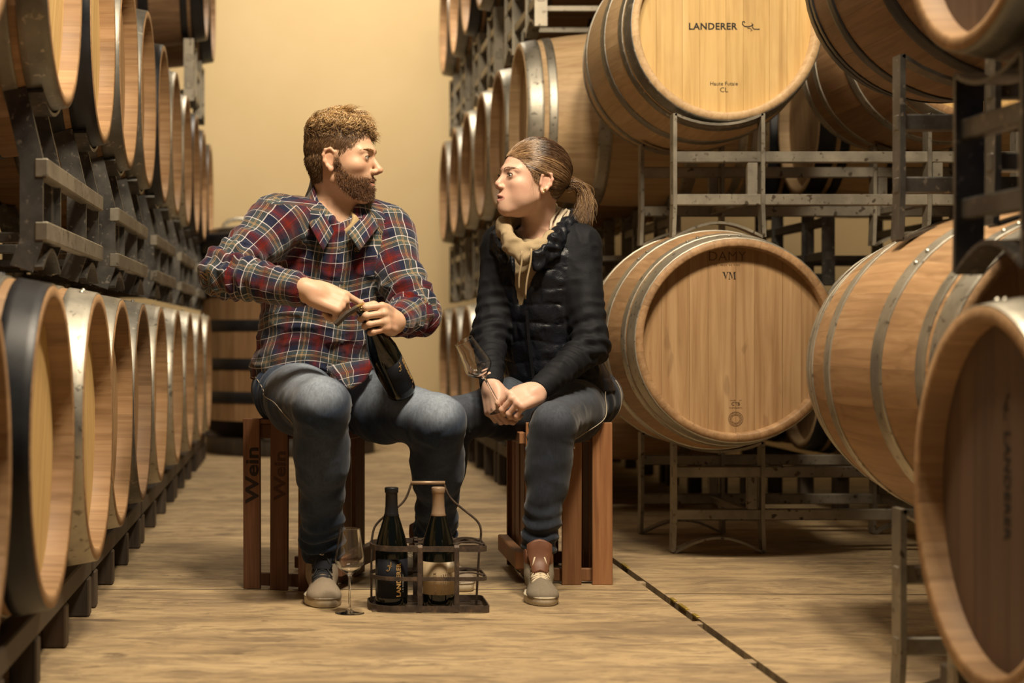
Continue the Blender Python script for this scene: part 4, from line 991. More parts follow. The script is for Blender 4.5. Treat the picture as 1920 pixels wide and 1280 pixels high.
# ---- beard: short curled hairs rooted on the jaw
w = np.clip(bmask, 0, 1); pk = rs.choice(len(V), 9000, p=w / w.sum()); ql = HM.inv(V[pk]); nl = Nn[pk] @ HM.R
ln = np.interp(ql[:, 2], [-0.12, -0.07, -0.03, 0.01], [0.007, 0.0105, 0.0085, 0.007]) * rs.uniform(0.7, 1.25, len(pk)); ln[(ql[:, 2] > -0.05) & (ql[:, 0] > 0.08)] *= 0.7
dr = nl * 0.75 + np.stack([0.15 + 0 * ln, 0 * ln, -0.65 + 0 * ln], 1) + rs.normal(0, 0.28, (len(pk), 3)); dr /= np.linalg.norm(dr, axis=1, keepdims=True)
s5 = np.linspace(0, 1, 5)[None, :, None]; bend = rs.normal(0, 0.35, (len(pk), 1, 3)); bend[:, :, 2] -= 0.35
pth = ql[:, None, :] - nl[:, None, :] * 0.001 + (dr[:, None, :] * s5 + bend * s5 ** 2 * 0.55) * ln[:, None, None]
def towd(L, p): return (p.reshape(-1, 3) * L.sc) @ L.R.T.astype(np.float64) * 1.0 + L.o
def world_paths(L, p): q = p.copy(); q[..., 1] *= L.my; return ((q.reshape(-1, 3) * L.sc) @ L.R.T + L.o).reshape(p.shape)
strands(world_paths(HM, pth), 0.00042, None, 'beard', man, rs.choice(2, len(pk), p=[0.65, 0.35]), [M['beard'], M['beard_light']])
# ---- head hair
HF = ([-0.13, -0.085, -0.06, -0.034, -0.020, -0.006, 0.006, 0.020, 0.034, 0.052, 0.066, 0.085, 0.10], [-0.075, -0.085, -0.082, -0.055, 0.020, 0.030, -0.012, -0.010, 0.028, 0.045, 0.066, 0.084, 0.092])
def scalp(n, c, r, hf, rs, jit=0.004):
    p = rs.normal(size=(n * 3, 3)); p /= np.linalg.norm(p, axis=1, keepdims=True); q = p * r + c; lim = np.interp(q[:, 0], *hf) + rs.normal(0, jit, len(q))
    k = (q[:, 2] > lim) & ~((np.abs(q[:, 0] + 0.012) < 0.026) & (q[:, 2] < 0.033)); q, p = q[k][:n], p[k][:n]; nn = p / r; return q, nn / np.linalg.norm(nn, axis=1, keepdims=True)
hc, hr = np.array([-0.011, 0, 0.042]), np.array([0.0975, 0.0775, 0.088])
q, nn = scalp(9500, hc, hr, HF, rs); N = len(q); topw = ss(q[:, 2], 0.065, 0.105)
ln = (0.014 + 0.040 * topw) * rs.uniform(0.75, 1.2, N); ln += 0.006 * (q[:, 0] > 0.05) * topw
fl = np.stack([0.55 * topw - 0.30 * (1 - topw), 0.25 * np.sign(q[:, 1]) * topw + 0.1, -0.75 * (1 - topw) - 0.02], 1); fl += rs.normal(0, 0.06, (N, 3)) + 0.9 * np.stack([vnoise(q, 45, 3.0), vnoise(q, 45, 11.0), vnoise(q, 45, 19.0) * 0.6], 1) * topw[:, None]
fl -= nn * (fl * nn).sum(1, keepdims=True); S = 9; s9 = np.linspace(0, 1, S)[None, :, None]
cl = np.floor(vnoise(q, 60, 5.0) * 6); ph = cl[:, None] * 1.9 + s9[:, :, 0] * 6.5 + rs.normal(0, 0.15, (N, 1)); sd = np.cross(nn, fl); sd /= np.maximum(np.linalg.norm(sd, axis=1, keepdims=True), 1e-6)
lift = 0.55 * s9 - 0.45 * s9 ** 2
pth = q[:, None, :] + (fl[:, None, :] * s9 + nn[:, None, :] * lift * (0.55 + 0.75 * topw[:, None, None])) * ln[:, None, None]
pth += (sd[:, None, :] * np.sin(ph)[:, :, None] + nn[:, None, :] * (0.6 + np.cos(ph))[:, :, None] * 0.8) * (0.0108 * topw)[:, None, None] * s9 ** 0.6
e = (pth - hc) / (hr + 0.001); k0 = np.linalg.norm(e, axis=2, keepdims=True); pth = np.where(k0 < 1, hc + e / k0 * (hr + 0.001), pth)
mi = np.where(rs.rand(N) < 0.15 + 0.75 * topw, np.where(rs.rand(N) < 0.62 * topw, 2, 1), 0)  # blonder on top; weaker light at the sides also put in as darker hair
hair = strands(world_paths(HM, pth), 0.0005 + 0.0003 * topw, None, 'hair', man, mi, [M['hair_dark'], M['hair_mid'], M['hair_light']])
def scalp_shell(L, c, r, hf, mat, parent, thick=0.0, ear=True, name='scalp_hair'):
    n1, n2 = 96, 56; vs = []; th = np.linspace(0, PI, n2)[:, None]; ph_ = np.linspace(0, 2 * PI, n1, endpoint=False)[None, :]
    g = np.stack([np.sin(th) * np.cos(ph_), np.sin(th) * np.sin(ph_), np.cos(th) + 0 * ph_], 2) * (r + thick) + c; V = g.reshape(-1, 3); i = np.arange(n2 - 1)[:, None] * n1; j = np.arange(n1)[None, :]; j2 = (j + 1) % n1
    Q = np.stack([i + j, i + n1 + j, i + n1 + j2, i + j2], 2).reshape(-1, 4); m = V[Q].mean(1); keep = (m[:, 2] > np.interp(m[:, 0], *hf) + 0.004)
    if ear: keep &= ~((np.abs(m[:, 0] + 0.012) < 0.024) & (m[:, 2] < 0.030))
    return put(name, np_mesh(name, world_paths(L, V), Q[keep], mat), parent)
scalp_shell(HM, hc, hr - 0.0005, HF, M['hair_dark'], man)
def brows(L, parent, mat, rs, n=260, th=0.00042, hgt=0.0045):
    t_ = rs.rand(2 * n); s = np.where(np.arange(2 * n) < n, 1, -1); y = 0.011 + 0.040 * t_; z = 0.0285 + 0.006 * np.sin(t_ * 2.4) + rs.normal(0, hgt * 0.35, 2 * n) * (1.2 - t_); x = 0.0965 - 0.024 * t_ ** 1.8 - (0.001)
    d = np.stack([-0.45 * t_, s * 0.9, 0.45 - 0.9 * t_], 1); d /= np.linalg.norm(d, axis=1, keepdims=True); s4 = np.linspace(0, 1, 4)[None, :, None]
    p = np.stack([x, s * y, z], 1)[:, None, :] + d[:, None, :] * s4 * 0.008; p[:, :, 0] += 0.0018 * (s4[:, :, 0] * (1 - s4[:, :, 0])) * 4 + 0.0005; return strands(world_paths(L, p), th, mat, 'eyebrow', parent)
brows(HM, man, M['beard_light'], rs); lashes(HM, man, M['hair_dark'], 0.0004, 0.004)
# short hair tapering down the nape
qv = HM.inv(V); nm = (qv[:, 0] < -0.028) & (qv[:, 2] < 0.022) & (qv[:, 2] > -0.066 + 0.25 * np.abs(qv[:, 1])) & (np.abs(qv[:, 1]) < 0.074) & (qv[:, 0] < -0.040 - 0.0 * qv[:, 2]); pk = rs.choice(np.nonzero(nm)[0], 4200); qn = qv[pk]; nn_ = Nn[pk] @ HM.R
dn = nn_ * 0.16 + np.array([0.05, 0, -0.9]) + rs.normal(0, 0.12, (len(pk), 3)); ln_ = np.interp(qn[:, 2], [-0.085, -0.04, 0.0], [0.004, 0.012, 0.018])[:, None, None]; s4_ = np.linspace(0, 1, 4)[None, :, None]
strands(world_paths(HM, qn[:, None, :] - nn_[:, None, :] * 0.0005 + dn[:, None, :] * s4_ * ln_), 0.0006, None, 'nape_hair', man, rs.choice(2, len(pk), p=[0.8, 0.2]), [M['hair_dark'], M['hair_mid']])
# ---- plaid shirt
sh_rows = [(0.575, 0.040, 4.965, 0.176, 0.132), (0.61, 0.043, 4.955, 0.174, 0.134), (0.68, 0.054, 4.945, 0.170, 0.134), (0.76, 0.066, 4.935, 0.174, 0.132), (0.85, 0.082, 4.92, 0.178, 0.126), (0.94, 0.094, 4.91, 0.176, 0.116), (1.00, 0.100, 4.905, 0.135, 0.095), (1.045, 0.108, 4.90, 0.090, 0.078)]
SY = math.radians(8); trunk = Stack(sh_rows, SY, 0.03, power=2.15)
def shirt_trunk(f):
    f.u(trunk)
    for i in (0, 1): f.u(Cap(m_neck + nv((0, 0.012, -0.022)), mS[i] + nv((0, 0, 0.004)), 0.060, 0.066, 0.05))
def sleeve(f, i): f.u(Cap(mS[i] + (m_neck - mS[i]) * 0.25, mS[i], 0.066, 0.068, 0.03), Cap(mS[i], mE[i], 0.068, 0.058, 0.04), Cap(mE[i], mWr[i], 0.056, 0.038, 0.03))
shirt = Field(); shirt_trunk(shirt); sleeve(shirt, 0); sleeve(shirt, 1)
for i in (0, 1):
    d = (mWr[i] - mE[i]); d = d / np.linalg.norm(d); c = mWr[i] - d * (0.008, -0.004)[i]; shirt.cut(Plane(c, d, 0.07)); shirt.cut(Cap(c - d * 0.02, c + d * 0.05, 0.0285, 0.030, 0.003))
fr = nv((math.sin(SY), -math.cos(SY), 0)); right = nv((math.cos(SY), math.sin(SY), 0))
shirt.cut(Cap(m_neck + nv((0, 0.0, -0.02)), HM.p((-0.03, 0, -0.05)), 0.064, 0.075, 0.006))
vn = nv((0.120, 4.79, 0.985)); shirt.cut(Group([Cap(nv((0.116, 4.80, 1.06)), nv((0.120, 4.775, 0.985)), 0.046, 0.004, 0.01), Cap(nv((0.116, 4.84, 1.07)), nv((0.120, 4.80, 1.0)), 0.05, 0.012, 0.01)], 0.01))
segs = [(mS[0], mE[0]), (mE[0], mWr[0]), (mS[1], mE[1]), (mE[1], mWr[1])]
def shirt_cands(V):
    X, Y, Z = V[:, 0], V[:, 1], V[:, 2]; u, v, rx_, ry_ = trunk.local(X, Y, np.clip(Z, 0.575, 1.045)); dt = np.where((Z < 1.045), (np.sqrt((u / rx_) ** 2 + (v / ry_) ** 2) - 1) * ry_, 0.03) - 0.010
    an = np.arctan2(u, -v); C = [np.stack([an * 0.165, Z + 0.012 * np.sin(an * 3 + Z * 9)], 1)]; D = [dt]; tot = [0, 0.29, 0, 0.28]
    for k, (a, b) in enumerate(segs):
        an, h, d = seg_uv(V, a, b); D.append(d - (0.064 if k % 2 == 0 else 0.048)); C.append(np.stack([an * 0.058, h + tot[k] + 0.02], 1))
    return C, D
shirt_wrap = np.array([2 * PI * 0.165] + [2 * PI * 0.058] * 4)
def shirt_uv(V): C, D = shirt_cands(V); g = np.argmin(np.stack(D, 1), 1); return np.take_along_axis(np.stack(C, 1), g[:, None, None].repeat(2, 2), 1)[:, 0]
def shirt_disp(V, Nn, uv):
    o = np.zeros(len(V))
    for i in (0, 1):       # bunched folds at the elbows and above the cuffs
        an, h, d = seg_uv(V, mE[i], mWr[i]); L = np.linalg.norm(mWr[i] - mE[i]); w = np.exp(-((h - L * 0.15) / 0.09) ** 2) * (d < 0.09); o += w * 0.0055 * np.sin(h * 165 + 1.3 * np.sin(an * 2 + i)) 
        an, h, d = seg_uv(V, mS[i], mE[i]); L = np.linalg.norm(mE[i] - mS[i]); w = np.exp(-((h - L * 0.9) / 0.10) ** 2) * (d < 0.10); o += w * 0.005 * np.sin(h * 120 + 1.5 * np.sin(an * 2))
    u = (V - nv((0.1, 4.78, 0))) @ right; z = V[:, 2]; w = ((V - nv((0.1, 4.88, 0))) @ fr > 0.03) & (z < 1.0)
    o += w * np.where(np.abs(u - 0.012 + (z - 0.8) * 0.0) < 0.018, 0.0022, 0)          # button placket
    w = ss(0.80 - z, 0.0, 0.14); o += w * 0.006 * vnoise(np.stack([u * 14, z * 26 + u * 10, 0 * u], 1), 1.0, 3.0)
    return o
def cuff_keep(V, ends, w=0.03):
    k = np.ones(len(V))
    for c, d in ends: h = (V - c) @ d; k = np.minimum(k, np.where(np.linalg.norm(V - c, axis=1) < 0.1, ss(-h, 0.004, w), 1))
    return k
cuffs = [(mWr[i] - (mWr[i] - mE[i]) / np.linalg.norm(mWr[i] - mE[i]) * (0.008, -0.004)[i], (mWr[i] - mE[i]) / np.linalg.norm(mWr[i] - mE[i])) for i in (0, 1)]
def shirt_all(V, Nn, uv):
    p = np.stack([uv[:, 0] * 16, uv[:, 1] * 26, np.full(len(V), 2.0)], 1); n = vnoise(p) + 0.5 * vnoise(p, 2.1, 7.3); big = vnoise(V * [1, 1, 1.6], 17, 4.0)
    return (shirt_disp(V, Nn, uv) + 0.0042 * np.clip(1 - np.abs(n) * 1.6, -1, 1) + 0.004 * np.clip(1 - 2.2 * np.abs(big), -0.4, 1)) * cuff_keep(V, cuffs)
shirt_o = cloth('shirt', M['plaid'], shirt, 0.0042, man, shirt_uv, disp=shirt_all, smooth=2, cands=shirt_cands, wrap=shirt_wrap)
def ribbon_panel(name, pts_a, pts_b, mat, parent, thick=0.004, uvs=0.5):
    n, k = len(pts_a), 6; V = []; 
    A, B = nv(pts_a), nv(pts_b); G = np.stack([A + (B - A) * t for t in np.linspace(0, 1, k)], 1); du = np.gradient(G, axis=0); dv = np.gradient(G, axis=1); nr = np.cross(du, dv); nr /= np.linalg.norm(nr, axis=2, keepdims=True)
    bulge = (np.sin(np.linspace(0, PI, k)) * 0.004)[None, :, None]; T = (G + nr * (thick / 2 + bulge)).reshape(-1, 3); Bt = (G - nr * (thick / 2 - bulge)).reshape(-1, 3); V = np.concatenate([T, Bt]); o = n * k; Q = []
    for i in range(n - 1):
        for j in range(k - 1): a = i * k + j; Q += [(a, a + 1, a + k + 1, a + k), (o + a, o + a + k, o + a + k + 1, o + a + 1)]
    for i in range(n - 1):
        for j in (0, k - 1): a = i * k + j; Q.append((a, a + k, o + a + k, o + a) if j == 0 else (a + k, a, o + a, o + a + k))
    for j in range(k - 1):
        for i in (0, n - 1): a = i * k + j; Q.append((a + 1, a, o + a, o + a + 1) if i == 0 else (a, a + 1, o + a + 1, o + a))
    uv = np.tile(np.stack(np.meshgrid(np.linspace(0, 1, n), np.linspace(0, 1, k), indexing='ij'), 2).reshape(-1, 2), (2, 1)) * [np.linalg.norm(np.diff(A, axis=0), axis=1).sum(), np.linalg.norm(A - B, axis=1).mean()]
    return put(name, np_mesh(name, V, np.array(Q), mat, None, True, {'cloth_uv': np.concatenate([uv[:, ::-1] + 0.01, uv[:, :1] * 0], 1)}), parent)
# collar: two wings standing round the neck and folding down in front
def collar_side(s):
    a0 = [W(p[0], p[1], p[2]) for p in (((650, 344, 4.985), (612, 326, 4.985), (584, 324, 4.93), (588, 352, 4.845), (604, 396, 4.80), (626, 434, 4.765)) if s < 0 else ((650, 356, 4.985), (676, 352, 4.985), (694, 366, 4.94), (692, 386, 4.87), (678, 408, 4.82), (650, 436, 4.775)))]
    b0 = [W(p[0], p[1], p[2]) for p in (((650, 384, 5.01), (598, 366, 5.00), (573, 368, 4.93), (568, 392, 4.81), (582, 424, 4.755), (606, 470, 4.735)) if s < 0 else ((650, 392, 5.01), (694, 385, 5.005), (718, 398, 4.94), (714, 420, 4.845), (696, 442, 4.78), (674, 470, 4.745)))]
    t0 = np.linspace(0, 5, 21); A = np.stack([np.interp(t0, range(6), [p[d] for p in a0]) for d in range(3)], 1); B = np.stack([np.interp(t0, range(6), [p[d] for p in b0]) for d in range(3)], 1)
    return ribbon_panel('collar', A, B, M['plaid'], shirt_o, 0.004)
collar_side(-1); collar_side(1)
mb = MB(); 
for px, py, Y in ((636, 470, 4.772), (640, 530, 4.762), (641, 640, 4.79)):
    mb.lathe([(0, 0.002), (0.0045, 0.002), (0.0055, 0)], 10, mat=Matrix.Translation(W(px, py, Y)) @ Matrix.Rotation(PI / 2, 4, 'X'))
mb.obj('button', M['button'], shirt_o)
# undershirt showing in the open neck
us = Field(); us.u(Ell(nv((0.120, 4.862, 0.990)), (0.062, 0.066, 0.060), 0.02)); us.cut(Cap(nv((0.100, 4.800, 1.030)), nv((0.095, 4.80, 1.10)), 0.052, 0.07, 0.004)); cloth('undershirt', M['ts'], us, 0.004, man)
# breast pocket with a small badge
pc = W(706, 468, 4.800); pr = right * 1.0; pd = nv((0.02, 0.03, -1)); mb = MB()
mb.box(pc + pd * 0.004 + fr * 0.006, (0.022, 0.003, 0.016), Matrix.Rotation(SY, 3, 'Z')); bd = mb.obj('badge', M['navy_knit'], shirt_o)
bd.location = -right * 0.056 + nv((0, 0, 0.0))
mb = MB(); c0 = pc + fr * 0.0085 - right * 0.056
for k in range(3): mb.tube([c0 + right * x + nv((0, 0, 0.0035 - 0.004 * k + 0.002 * math.cos(x * 400 * (1 if k < 2 else 2)))) for x in np.linspace(-0.007, 0.007, 9)], 0.0006, 5)
mb.obj('badge_print', flat('gold_thread', (0.45, 0.30, 0.12), 0.6), shirt_o)
# shirt tail hanging over the fly
A = [W(*p) for p in ((612, 688, 4.80), (628, 705, 4.775), (640, 722, 4.755), (655, 730, 4.745))]; B = [W(*p) for p in ((700, 672, 4.79), (698, 690, 4.77), (686, 712, 4.75), (659, 731, 4.744))]
ribbon_panel('shirt_tail', A, B, M['plaid'], shirt_o, 0.005)
# ---- jeans
def jeans(K, A_, Hh, pelv, r, cuff):
    f = Field(); f.u(Ell(pelv, r['pelvis'], 0.05))
    for i in (0, 1):
        d = A_[i] - K[i]; d = d / np.linalg.norm(d); kt = K[i] + nv((0, 0, 0.0))
        f.u(Cap(Hh[i], K[i], r['hip'], r['knee'], 0.05), Cap(kt, A_[i], r['knee'] * 0.97, r['ankle'], 0.025)); q = (Hh[i] * 0.6 + K[i] * 0.4); f.u(Ell(q + nv((0, 0, -0.005)), (r['hip'] * 1.02,) * 3, 0.03)); f.u(Ell(K[i] * 0.72 + A_[i] * 0.28 + nv((0, 0.018, 0)), (r['knee'] * 0.98, r['knee'] * 0.98, 0.11), 0.03))
        c = A_[i] + d * cuff; f.cut(Plane(c, d, 0.08)); f.cut(Cap(c - d * 0.03, c + d * 0.05, r['ankle'] - 0.009, r['ankle'] - 0.007, 0.003))
    return f
jr = dict(pelvis=(0.178, 0.130, 0.098), hip=0.092, knee=0.071, ankle=0.051)
jf = jeans(mK, mA, mH, m_pelv + nv((0.014, 0.01, 0.01)), jr, -0.012)
def leg_uv_fn(H_, K, A_):
    ss_ = [(H_[0], K[0]), (K[0], A_[0]), (H_[1], K[1]), (K[1], A_[1])]
    def fn(V):
        best = np.full(len(V), 9.0); uv = np.zeros((len(V), 2))
        for k, (a, b) in enumerate(ss_):
            an, h, d = seg_uv(V, a, b); m = d < best; best = np.where(m, d, best); uv[m] = np.stack([an * 0.07, h + (0.42 if k % 2 else 0)], 1)[m]
        return uv
    return fn
def leg_disp(K, A_, Hh, amp=1.0):
    def fn(V, Nn, uv):
        o = np.zeros(len(V))
        for i in (0, 1):
            an, h, d = seg_uv(V, K[i], A_[i]); L = np.linalg.norm(A_[i] - K[i]); m = (d < 0.11)
            o += m * amp * (np.exp(-((h - L + 0.06) / 0.06) ** 2) * ss(L - h, 0.0, 0.03) * 0.0085 * np.sin(h * 170 + 1.6 * np.sin(an * 2 + i)) + np.exp(-((h - 0.05) / 0.06) ** 2) * ss(Nn[:, 1], -0.3, 0.4) * 0.006 * np.sin(h * 190) + np.exp(-((h - L * 0.6) / 0.12) ** 2) * 0.0035 * np.sin(h * 70 + 2.5 * np.sin(an + 1)))
            an, h, d = seg_uv(V, Hh[i], K[i]); o += (d < 0.12) * amp * np.exp(-((h - 0.06) / 0.08) ** 2) * 0.005 * np.sin(h * 140 + 2 * np.sin(an))
        return o
    return fn
def fade_light_fn(K, Hh, amount, A_):  # denim wear, with light from above on upward faces mixed into the tone
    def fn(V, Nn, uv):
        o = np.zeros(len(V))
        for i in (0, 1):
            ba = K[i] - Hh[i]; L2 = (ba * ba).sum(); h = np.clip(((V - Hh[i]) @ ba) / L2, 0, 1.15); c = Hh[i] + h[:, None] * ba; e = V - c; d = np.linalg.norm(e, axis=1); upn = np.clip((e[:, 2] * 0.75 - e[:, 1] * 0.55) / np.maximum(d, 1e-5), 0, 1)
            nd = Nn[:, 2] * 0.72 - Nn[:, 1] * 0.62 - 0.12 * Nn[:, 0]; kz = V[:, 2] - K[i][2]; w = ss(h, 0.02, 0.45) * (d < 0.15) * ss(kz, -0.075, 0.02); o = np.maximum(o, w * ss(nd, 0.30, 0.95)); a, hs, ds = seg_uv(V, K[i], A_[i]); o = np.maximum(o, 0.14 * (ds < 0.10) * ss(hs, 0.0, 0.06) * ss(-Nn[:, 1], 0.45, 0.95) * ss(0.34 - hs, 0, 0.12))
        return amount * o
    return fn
je = cloth('jeans', M['denim_m'], jf, 0.0055, man, leg_uv_fn(mH, mK, mA), 0.0022, 14, 22, 5.0, attrs={'fade_light': fade_light_fn(mK, mH, 0.9, mA)}, disp=leg_disp(mK, mA, mH), smooth=2)
def seam(f, pts, parent, out=0.0028, r=0.0012, mat='stitch'):
    """pull a drawn line onto a cloth surface"""
    p = np.array(pts, dtype=np.float64)
    t0 = np.linspace(0, len(p) - 1, 40); p = np.stack([np.interp(t0, range(len(p)), p[:, d]) for d in range(3)], 1)
    for it in range(14):
        e = 0.002; d = f.at(p.astype(np.float32)); g = np.stack([(f.at((p + e * np.eye(3)[k]).astype(np.float32)) - f.at((p - e * np.eye(3)[k]).astype(np.float32))) for k in range(3)], 1); g /= np.maximum(np.linalg.norm(g, axis=1, keepdims=True), 1e-6); p -= g * (d - out)[:, None] * 0.7
    mb = MB(); mb.tube(p, r, 5); return mb.obj('seam', M[mat], parent)
seam(jf, [W(478, 705, 4.90), W(500, 738, 4.75), W(530, 752, 4.65), W(556, 770, 4.55), W(566, 790, 4.48)], je)
# ---- shoes
sm_ = dict(upper=M['suede_m'], sole=M['white'], lace=M['lace_dark'], collar=M['navy_knit'], stripe=M['suede_m'])
SHm = [Loc(Matrix.Translation((mA[0][0] - 0.001, 4.67, 0)) @ Matrix.Rotation(math.radians(-90), 4, 'Z'), 0.98), Loc(Matrix.Translation((mA[1][0] + 0.004, 4.945, 0)) @ Matrix.Rotation(math.radians(-72), 4, 'Z'), 0.98)]
for i, L in enumerate(SHm):
    s = shoe(L, man, sm_, 0.128, 5, 0.085, 0.052)
    if i == 0:
        mb = MB(); outs = [[tuple(L.p((x, y * w, z + dz))) for (y, dz) in ((-1, -0.002), (0, 0.004), (1, -0.002), (1, -0.008), (0, -0.004), (-1, -0.008))] for x, z, w in ((0.075, 0.090, 0.021), (0.062, 0.102, 0.024), (0.054, 0.118, 0.026), (0.049, 0.138, 0.026), (0.046, 0.154, 0.021))]
        tg = loft(outs).obj('tongue', M['navy_knit'], s)
        wm = flat('white_print', (0.75, 0.70, 0.60), 0.6); c = L.p((0.0515, 0, 0.138)); mb = MB(); ex, ez = L.d((0, 1, 0)), L.d((-0.15, 0, 1)); fo = L.d((1, 0, 0.1)) * 0.003
        mb.tube([c + fo + ex * 0.0055 * math.cos(a) + ez * (0.004 + 0.0058 * math.sin(a)) for a in np.linspace(0, 2 * PI, 17)[:-1]], 0.0011, 5, closed=True); mb.tube([c + fo + ex * x + ez * z for x, z in ((0.003, 0.011), (0.0075, 0.0135))], 0.0011, 5)
        mb.tube([c + fo + ex * 0.0055 * math.cos(a) + ez * (-0.0105 + 0.0055 * math.sin(a)) for a in np.linspace(0.6, 2 * PI - 0.6, 13)], 0.0011, 5); mb.tube([c + fo + ex * x + ez * z for x, z in ((-0.0055, -0.006), (-0.0055, -0.016))], 0.0011, 5)
        mb.obj('logo', wm, s)
# ------------------------------------------------------------------ the woman
M['skin_w'] = skin_material('pale_skin', (0.64, 0.425, 0.315), (0.58, 0.30, 0.22), (0.46, 0.20, 0.17))
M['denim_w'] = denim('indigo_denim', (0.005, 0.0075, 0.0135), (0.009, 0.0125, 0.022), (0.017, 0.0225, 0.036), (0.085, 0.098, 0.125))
def black_cloth(name, c, rough, sheen, bump):
    t = NT(name); n = t.noise(t.coords((1, 1, 1)), 55, 4.0, 0.65, 0.6); n2 = t.noise(t.coords((1, 1, 1)), 500, 2.0, 0.5); t.set(color=t.hsv(t.mix(0.0, c, c), 0.5, 1.0, t.math('MULTIPLY_ADD', n2, 0.7, 0.65)), rough=rough, spec=0.28, sheen=sheen); t.bump(n, bump, 0.004); return t.mat
M['softshell'] = black_cloth('black_softshell', (0.0034, 0.0042, 0.0070), 0.75, 0.0, 0.25); M['nylon'] = black_cloth('black_quilted_nylon', (0.006, 0.0075, 0.012), 0.42, 0.0, 0.55)
M['fleece'] = flat('oatmeal_marl_fleece', (0.36, 0.275, 0.165), 0.95, noise=0.28, nscale=520, bump=0.3); M['cord'] = flat('cream_cord', (0.58, 0.50, 0.38), 0.85)
M['whair_d'] = flat('brown_woman_hair', (0.085, 0.045, 0.024), 0.36, 0, 0.55); M['whair_m'] = flat('chestnut_woman_hair', (0.17, 0.095, 0.05), 0.34, 0, 0.55); M['whair_l'] = flat('honey_woman_hair', (0.36, 0.225, 0.115), 0.34, 0, 0.55)
M['suede_w'] = flat('olive_grey_suede', (0.20, 0.165, 0.12), 0.95, noise=0.22, nscale=160, bump=0.25); M['leather'] = flat('brown_leather_cuff', (0.15, 0.062, 0.032), 0.5, noise=0.25, nscale=60); M['lace'] = flat('cream_lace', (0.66, 0.56, 0.40), 0.85, noise=0.15, nscale=300); M['pearl'] = flat('gold_pearl', (0.75, 0.55, 0.30), 0.18, 0.7)
HW = Loc(Matrix.Translation((0.653, 4.965, 1.120)) @ Matrix.Rotation(math.radians(180 + 19), 4, 'Z') @ Matrix.Rotation(math.radians(-8), 4, 'Y'), 0.945)
w_neck = W(1012, 440, 5.04); w_pelv = W(1062, 742, 5.10)
wS = [W(942, 462, 5.10), W(1086, 462, 4.99)]; wE = [W(919, 628, 5.02), W(1108, 648, 4.90)]; wWr = [W(921, 720, 4.815), W(1008, 733, 4.725)]
wH = [W(1008, 752, 5.13), W(1096, 752, 5.08)]; wK = [W(850, 786, 4.90), W(1038, 796, 4.70)]; wA = [nv((0.375, 5.11, 0.095)), W(1009, 1040, 4.705)]
wb = Field(); head_prims(wb, HW, w_neck, True)
WY = math.radians(-30); wfr = nv((math.sin(WY), -math.cos(WY), 0)); wri = nv((math.cos(WY), math.sin(WY), 0))
wrows = [(0.49, 0.765, 5.10, 0.150, 0.112), (0.60, 0.735, 5.09, 0.126, 0.100), (0.74, 0.705, 5.065, 0.118, 0.094), (0.86, 0.700, 5.05, 0.130, 0.100), (0.93, 0.698, 5.05, 0.128, 0.085), (0.985, 0.696, 5.05, 0.070, 0.060)]
wb.u(Stack(wrows, WY, 0.03))
for i in (0, 1):
    wb.u(Cap(w_neck + nv((0, 0.01, -0.035)), wS[i], 0.042, 0.042, 0.04), Cap(wS[i], wE[i], 0.040, 0.033, 0.03), Cap(wE[i], wWr[i], 0.033, 0.023, 0.015))
    wb.u(Cap(wH[i], wK[i], 0.074, 0.050, 0.04), Cap(wK[i], wA[i], 0.048, 0.029, 0.02), Cap(wA[i], wA[i] + nv(((-0.04, -0.04, -0.068), (-0.006, -0.06, -0.070))[i]), 0.030, 0.018, 0.02))
RHw = hand_frame(W(920, 722, 4.81), (0.05, -0.50, -0.86), (-0.80, -0.50, 0.25), False, 0.90)
LHw = hand_frame(W(1008, 733, 4.72), (-0.80, -0.44, -0.30), (0.16, -0.72, 0.67), True, 0.90)
tR = hand_prims(wb, RHw, [(52, 40, 20), (54, 46, 22), (56, 50, 25), (58, 52, 28)], [(0.022, 0.026, -0.012), (0.044, 0.042, -0.030), (0.066, 0.038, -0.050), (0.082, 0.030, -0.064)])
tL = hand_prims(wb, LHw, [(48, 62, 30), (56, 66, 34), (60, 66, 36), (64, 68, 36)], [(0.022, 0.026, -0.010), (0.050, 0.040, -0.016), (0.078, 0.036, -0.022), (0.100, 0.028, -0.030)])
fine = (((0.46, 0.80),), ((4.60, 5.06),), ((0.455, 0.60), (0.99, 1.26)))
V, Q = field_mesh(wb, 0.007, fine, 0.0022, 1); at = head_attrs(V, HW, True); at['nail'] = nail_attr(V, [(RHw, tR), (LHw, tL)]) 
woman = put('person', np_mesh('person', V, Q, M['skin_w'], None, True, at))
tag(woman, 'woman with brown ponytail in a black jacket seated on a crate, holding a wine glass', 'person')
eyes(HW, (1, -0.05, -0.08), woman, ('brown', (0.05, 0.055, 0.06)))
rs = np.random.RandomState(11); brows(HW, woman, M['whair_m'], rs, 130, 0.00028, 0.0030); lashes(HW, woman, M['whair_d'], 0.0004, 0.0065)
mb = MB(); mb.box(HW.p((0.0835, 0, -0.0545)), (0.012, 0.024, 0.004), Matrix.Rotation(math.radians(199), 3, 'Z')); mb.obj('teeth', flat('tooth_enamel', (0.70, 0.63, 0.52), 0.3), woman)
for (x, y, z) in ((-0.006, 0.0835, -0.029), (-0.0085, 0.0850, -0.019)):
    mb = MB(); mb.lathe([(0.0042 * math.sin(a), -0.0042 * math.cos(a)) for a in np.linspace(0, PI, 9)], 12, mat=Matrix.Translation(HW.p((x, y, z)))); mb.obj('earring', M['pearl'], woman)
